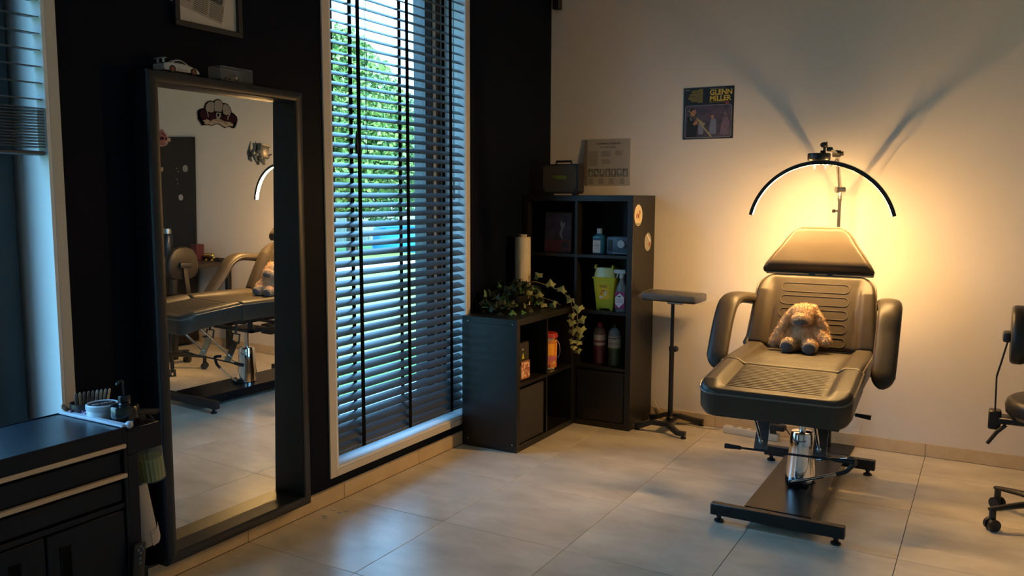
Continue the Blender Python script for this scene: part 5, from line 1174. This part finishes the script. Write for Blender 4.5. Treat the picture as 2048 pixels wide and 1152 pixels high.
# end bracket with little shelf
obj('end_bracket', B().bb((cx0+.02, cy1+.001, .668), (cx0+.028, -3.478, .742)), 'cart_body', cart)
eb = B().bb((cx1-.004, cy1+.001, .668), (cx1+.004, -3.478, .742), bev=.002).bb((cx1-.004, cy1+.001, .10), (cx1+.004, cy1+.038, .668), bev=.002)
eb.prism([(cx1-.004, cy1+.001, .742), (cx1-.004, cy1+.028, .770), (cx1-.004, cy1+.034, .742)], (.008, 0, 0))
obj('end_bracket', eb, 'cart_body', cart)
obj('side_shelf', B().bb((cx0+.028, cy1+.011, .738), (cx1-.004, -3.478, .744)), 'cart_body', cart)
obj('guard_wire', B().tube([(cx1-.008, -3.56, .742), (cx1-.008, -3.482, .745), (cx0+.03, -3.482, .745)], .002, 6).tube([(.28, -3.500, .745), (.28, -3.500, .815)], .0015, 6), 'brushed_steel', cart)
obj('bracket_lower', B().bb((cx1+.005, cy1+.002, .09), (cx1+.012, cy1+.05, .30), bev=.002), 'cart_body', cart)
zs_ = .7445
c = (.228, -3.560, zs_+.0005)
j = thing('balm_jar', 'round white jar with dark printed lid on the side shelf of the cart', 'jar', c)
obj('jar_body', B().lathe([(.042, 0), (.046, .004), (.047, .034), (.045, .038)], c, 32), 'jar_white', j)
obj('lid_rim', B().lathe([(.0485, .0385), (.0490, .041), (.0490, .052), (.045, .056), (.041, .054), (.041, .051)], c, 32), 'jar_white', j)
obj('lid_print', B().lathe([(.0005, .0512), (.0405, .0512), (.0405, .0535), (.0005, .0535)], c, 32, cap=False), 'jar_lid', j)
obj('lettering', place(text_bm('INK BALM', .014), (c[0]+.004, c[1]-.002, c[2]+.0545), (.25, 1, 0), (-1, .25, 0)), 'print_white', j)
c = (.325, -3.550, zs_+.0005)
pu = thing('pump_bottle', 'squat black pump bottle standing beside the white jar', 'bottle', c)
obj('bottle_body', B().lathe([(.040, 0), (.042, .003), (.042, .054), (.039, .060), (.018, .063), (.015, .068)], c, 32), 'pump_black', pu)
obj('pump_collar', B().lathe([(.0165, .0685), (.018, .072), (.018, .088), (.016, .090)], c, 24), 'pump_black', pu)
obj('pump_stem', B().tube([(c[0], c[1], c[2]+.09), (c[0]-.002, c[1]-.001, c[2]+.128)], .0028, 8).tube(smooth_path([(c[0]-.002, c[1]-.001, c[2]+.126), (c[0]-.002, c[1]-.003, c[2]+.136), (c[0]-.004, c[1]-.012, c[2]+.135), (c[0]-.004, c[1]-.022, c[2]+.126)], 4), [.004]*12+[.0025], 8), 'pump_black', pu)
hc = thing('stick_holder', 'open dark cup fanned with wooden spatulas behind the jar', 'holder', (.13, -3.56, zs_))
obj('cup', B().lathe([(.028, 0), (.034, .004), (.036, .045), (.033, .045), (.031, .006)], (.13, -3.56, zs_), 20, 1.3, 1.1, cap=False), 'jar_lid', hc)
for k in range(9):
    mm = ('stick_dark', 'stick_wood', 'stick_dark', 'stick_dark', 'stick_dark', 'stick_pale', 'stick_pale', 'stick_pale', 'stick_pale')[k]
    t_ = (k-4)/4; y_ = -3.572+.0095*k; 
    s_ = thing('wooden_spatula', ('dark spatula, leftmost in the cup behind the jar', 'orange-brown wooden spatula, second from the left in the cup', 'dark spatula, third from the left in the cup', 'dark spatula, fourth from the left in the cup', 'dark spatula in the middle of the cup', 'pale spatula just right of the dark ones in the cup', 'pale spatula, third from the right in the cup', 'pale spatula, second from the right in the cup', 'pale spatula, rightmost in the cup behind the jar')[k], 'spatula', (.115+.004*k, y_, zs_-.0+.006), group='wooden spatulas in the cup')
    q = B().prism([(0, x, z) for x, z in [(-.0085, 0), (.0085, 0)]+[(.0085*math.cos(a), .067+.0085*math.sin(a)) for a in [PI*i/6 for i in range(7)]]], (.0018, 0, 0))
    q._xf(q.bm.verts[:], Matrix.Rotation(-t_*.16, 4, 'X') @ Matrix.Rotation(.12, 4, 'Y') @ Matrix.Rotation(.55, 4, 'Z')); obj('stick', q, mm, s_, local=True)
el_ = thing('hair_tie', 'crumpled purple and pink ties lying at the back of the side shelf', 'hair tie', (.16, -3.60, zs_))
rnd = random.Random(3)
for k in range(4):
    P_ = [(.155+.028*math.cos(a)*rnd.uniform(.6, 1.1)+.012*k-.02, -3.592+.016*math.sin(a)+.006*k, zs_+.014+.014*math.sin(2*a+k)) for a in [2*PI*i/9 for i in range(9)]]
    obj('tie_loop', B().tube(P_, .0045, 6, closed=True), 'elastic_purple' if k % 2 else 'elastic_pink', el_)
tg = thing('nail_file', 'short pale rounded spatula leaning at the left of the side shelf', 'spatula', (.095, -3.580, zs_+.002))
q = B().prism([(0, x, z) for x, z in [(-.009, 0), (.009, 0)]+[(.009*math.cos(a), .045+.009*math.sin(a)) for a in [PI*i/6 for i in range(7)]]], (.004, 0, 0)); q._xf(q.bm.verts[:], Matrix.Rotation(.7, 4, 'X') @ Matrix.Rotation(.5, 4, 'Z')); obj('stick', q, 'stick_wood', tg, local=True)
# spray bottle hanging in the bracket
c = V((.33, -3.466, .542))
sb_ = thing('spray_bottle', 'ribbed clear spray bottle half full of yellowish liquid hanging on the cart', 'bottle', c)
def ribbed(z0, z1, r0, m_, nm, cap=True):
    b = B(); rings = []
    zz = [z0+(z1-z0)*k/8 for k in range(9)]
    for z in zz:
        rr = r0 if z < .105 else r0*math.sqrt(max(.05, 1-((z-.105)/.055)**2))
        rings.append(b.ring([(rr*(1+.03*math.cos(20*a))*math.cos(a), rr*(1+.03*math.cos(20*a))*math.sin(a), z) for a in [2*PI*k/60 for k in range(60)]]))
    b.skin(rings, cap); b._xf(b.bm.verts[:], Matrix.Rotation(.12, 4, 'X')); return obj(nm, b, m_, sb_, local=True)
ribbed(.0, .150, .041, 'bottle_green_glass', 'bottle_body'); ribbed(.003, .070, .0385, 'bottle_liquid', 'liquid')
q = B().lathe([(.014, .150), (.016, .155), (.016, .175), (.010, .18)], (0, 0, 0), 16).box((.0, .012, .205), (.018, .085, .016), rot=(-.3, 0, 0), bev=.005).box((0, -.01, .195), (.022, .03, .035), bev=.006).box((0, .052, .196), (.012, .02, .010), bev=.002).box((0, .028, .182), (.008, .008, .032), rot=(.5, 0, 0), bev=.002)
q._xf(q.bm.verts[:], Matrix.Rotation(.12, 4, 'X')); obj('trigger_head', q, 'black_plastic', sb_, local=True)
# paper towel roll
pt = thing('paper_roll', 'off-white paper towel roll hanging under the bottle on the cart', 'roll', (.30, -3.487, .325))
q = B().lathe([(.020, .0), (.046, .002), (.048, .01), (.047, .21), (.045, .215), (.020, .216)], (0, 0, 0), 32, 1, 1); q._xf(q.bm.verts[:], Matrix.Rotation(.17, 4, 'X')); obj('paper', q, 'paper_towel', pt, local=True)
q = B().sweep([(.048, 0, .0), (.046, .022, .0), (.030, .040, .0), (.010, .056, .002)], [(0, 0), (.05, 0), (.05, .0015), (0, .0015)], (0, 0, 1)); q._xf(q.bm.verts[:], Matrix.Rotation(.17, 4, 'X')); obj('loose_sheet', q, 'paper_towel', pt, local=True)
rm = thing('remote_control', 'slim black remote control held on the lower corner of the cart', 'remote control', (.4205, -3.602, .262))
q = B().box((0, 0, .06), (.014, .042, .135), bev=.005, seg=2); q._xf(q.bm.verts[:], Matrix.Rotation(-.12, 4, 'X')); obj('remote_body', q, 'black_plastic', rm, local=True)
for k, (y_, z_) in enumerate(((-.008, .108), (.008, .108), (0, .098), (0, .118), (0, .080), (0, .066))):
    q = B().cyl((.0068, y_, z_), (.0092, y_, z_), .0042, n=10); q._xf(q.bm.verts[:], Matrix.Rotation(-.12, 4, 'X')); obj('button', q, 'tank_blue', rm, local=True)
# a flat dark box edge on the floor below the cart
fbx = obj('floor_mat', B().bb((.02, -3.50, .0005), (.42, -3.24, .012), bev=.003), 'black_plastic', None, (.2, -3.4, 0)); tag(fbx, 'thin black mat on the floor under the left end of the mirror', 'mat')
# plaster flecks near the mirror
for k, (x, y) in enumerate(((.107, -2.326), (.077, -2.393), (.121, -2.296), (.062, -2.316), (.095, -2.41))):
    q = obj('plaster_fleck', B().prism([(x-.013, y-.004, .0002), (x-.001, y-.009, .0002), (x+.014, y-.002, .0002), (x+.004, y+.007, .0002)], (0, 0, .0025)), 'print_white', None, (x, y, 0)); tag(q, 'tiny pale plaster fleck on the floor, '+('right of the middle one', 'left of the middle one', 'rightmost of them', 'closest to the skirting', 'leftmost of them')[k], 'fleck', 'plaster flecks on the floor')

# ------------------------------------------------------------ work corner seen in the mirror
dk = thing('work_desk', 'dark work desk along the cream wall, seen in the mirror', 'desk', (3.9, -.35, 0))
obj('desk_top', B().bb((3.19, -.66, .757), (4.75, -.012, .787), bev=.002), 'desk_top', dk)
for x in (3.22, 4.70):
    for y in (-.62, -.05): obj('leg', B().bb((x-.02, y-.02, 0), (x+.02, y+.02, .757), bev=.002), 'black_metal', dk)
dr = thing('drawer_unit', 'black drawer unit standing under the work desk, seen in the mirror', 'drawer unit', (3.85, -.33, 0))
obj('cabinet_body', B().bb((3.62, -.60, .03), (4.05, -.05, .70), bev=.003), 'black_furniture', dr)
for k in range(3): dd = obj('drawer', B().bb((3.63, -.615, .05+.215*k), (4.04, -.601, .255+.215*k), bev=.002), 'black_furniture', dr); obj('handle', B().cyl((3.76, -.63, .16+.215*k), (3.91, -.63, .16+.215*k), .005, n=8), 'brushed_steel', dd)
bd = thing('pegboard', 'tall black board on the cream wall over the desk, seen in the mirror', 'board', (4.2, YF, .9))
obj('board', B().bb((3.70, YF-.03, .86), (4.75, YF, 1.885), bev=.002), 'black_furniture', bd)
for lab, x, z, r_, m_, nm in (('pale oval magnet high on the black board, seen in the mirror', 3.80, 1.60, .032, 'disc_grey', 'magnet'), ('round pale magnet lower on the black board, seen in the mirror', 3.87, 1.335, .027, 'magnet_pale', 'magnet')):
    o = obj(nm, B().cyl((x, YF-.0305, z), (x, YF-.038, z), r_, n=24), m_, None, (x, YF-.03, z)); tag(o, lab, 'magnet')
for k, (x, z) in enumerate(((3.92, 1.60), (3.90, 1.57), (3.92, 1.50), (3.91, 1.46))):
    o = obj('pin', B().ball((x, YF-.034, z), (.005, .004, .005), sub=2), 'magnet_pale', None, (x, YF-.03, z)); tag(o, 'tiny pale pin on the black board in the mirror, '+('topmost', 'second from top', 'third from top', 'lowest')[k], 'pin', 'pins on the black board')
c = (3.665, -.33, .7872)
th_ = thing('thermos_flask', 'dark thermos flask with steel cup on the work desk, seen in the mirror', 'flask', c)
obj('flask_body', B().lathe([(.043, 0), (.045, .004), (.045, .215), (.034, .235)], c, 28), 'thermos', th_)
obj('cup', B().lathe([(.032, .2355), (.034, .238), (.032, .280), (.028, .284)], c, 24), 'brushed_steel', th_)
rb = obj('red_carton', B().bb((3.52, -.14, .7872), (3.60, -.06, .925), bev=.002), 'red_box', None, (3.56, -.1, .787)); tag(rb, 'small dark red carton at the back of the work desk, seen in the mirror', 'box')
br = thing('brass_ornament', 'small brass ornament on the back edge of the work desk, seen in the mirror', 'ornament', (3.40, -.10, .7872))
obj('ornament_body', B().cyl((3.46, -.10, .835), (3.385, -.10, .835), .016, .020, 16).ball((3.37, -.10, .832), (.026, .022, .030), sub=2).lathe([(.012, 0), (.020, .002), (.008, .018)], (3.44, -.10, .7872), 14).ball((3.345, -.10, .815), (.014, .012, .012), sub=2).lathe([(.012, 0), (.018, .002), (.008, .02)], (3.365, -.10, .7872), 14), 'gold_brass', br)
bs = obj('desk_block', B().bb((3.28, -.085, .7872), (3.50, -.035, .815), bev=.002), 'black_plastic', None, (3.4, -.06, .787)); tag(bs, 'flat black box against the wall behind the brass ornament', 'box')

sb_.scale = (1.0, 1.0, 1.10)
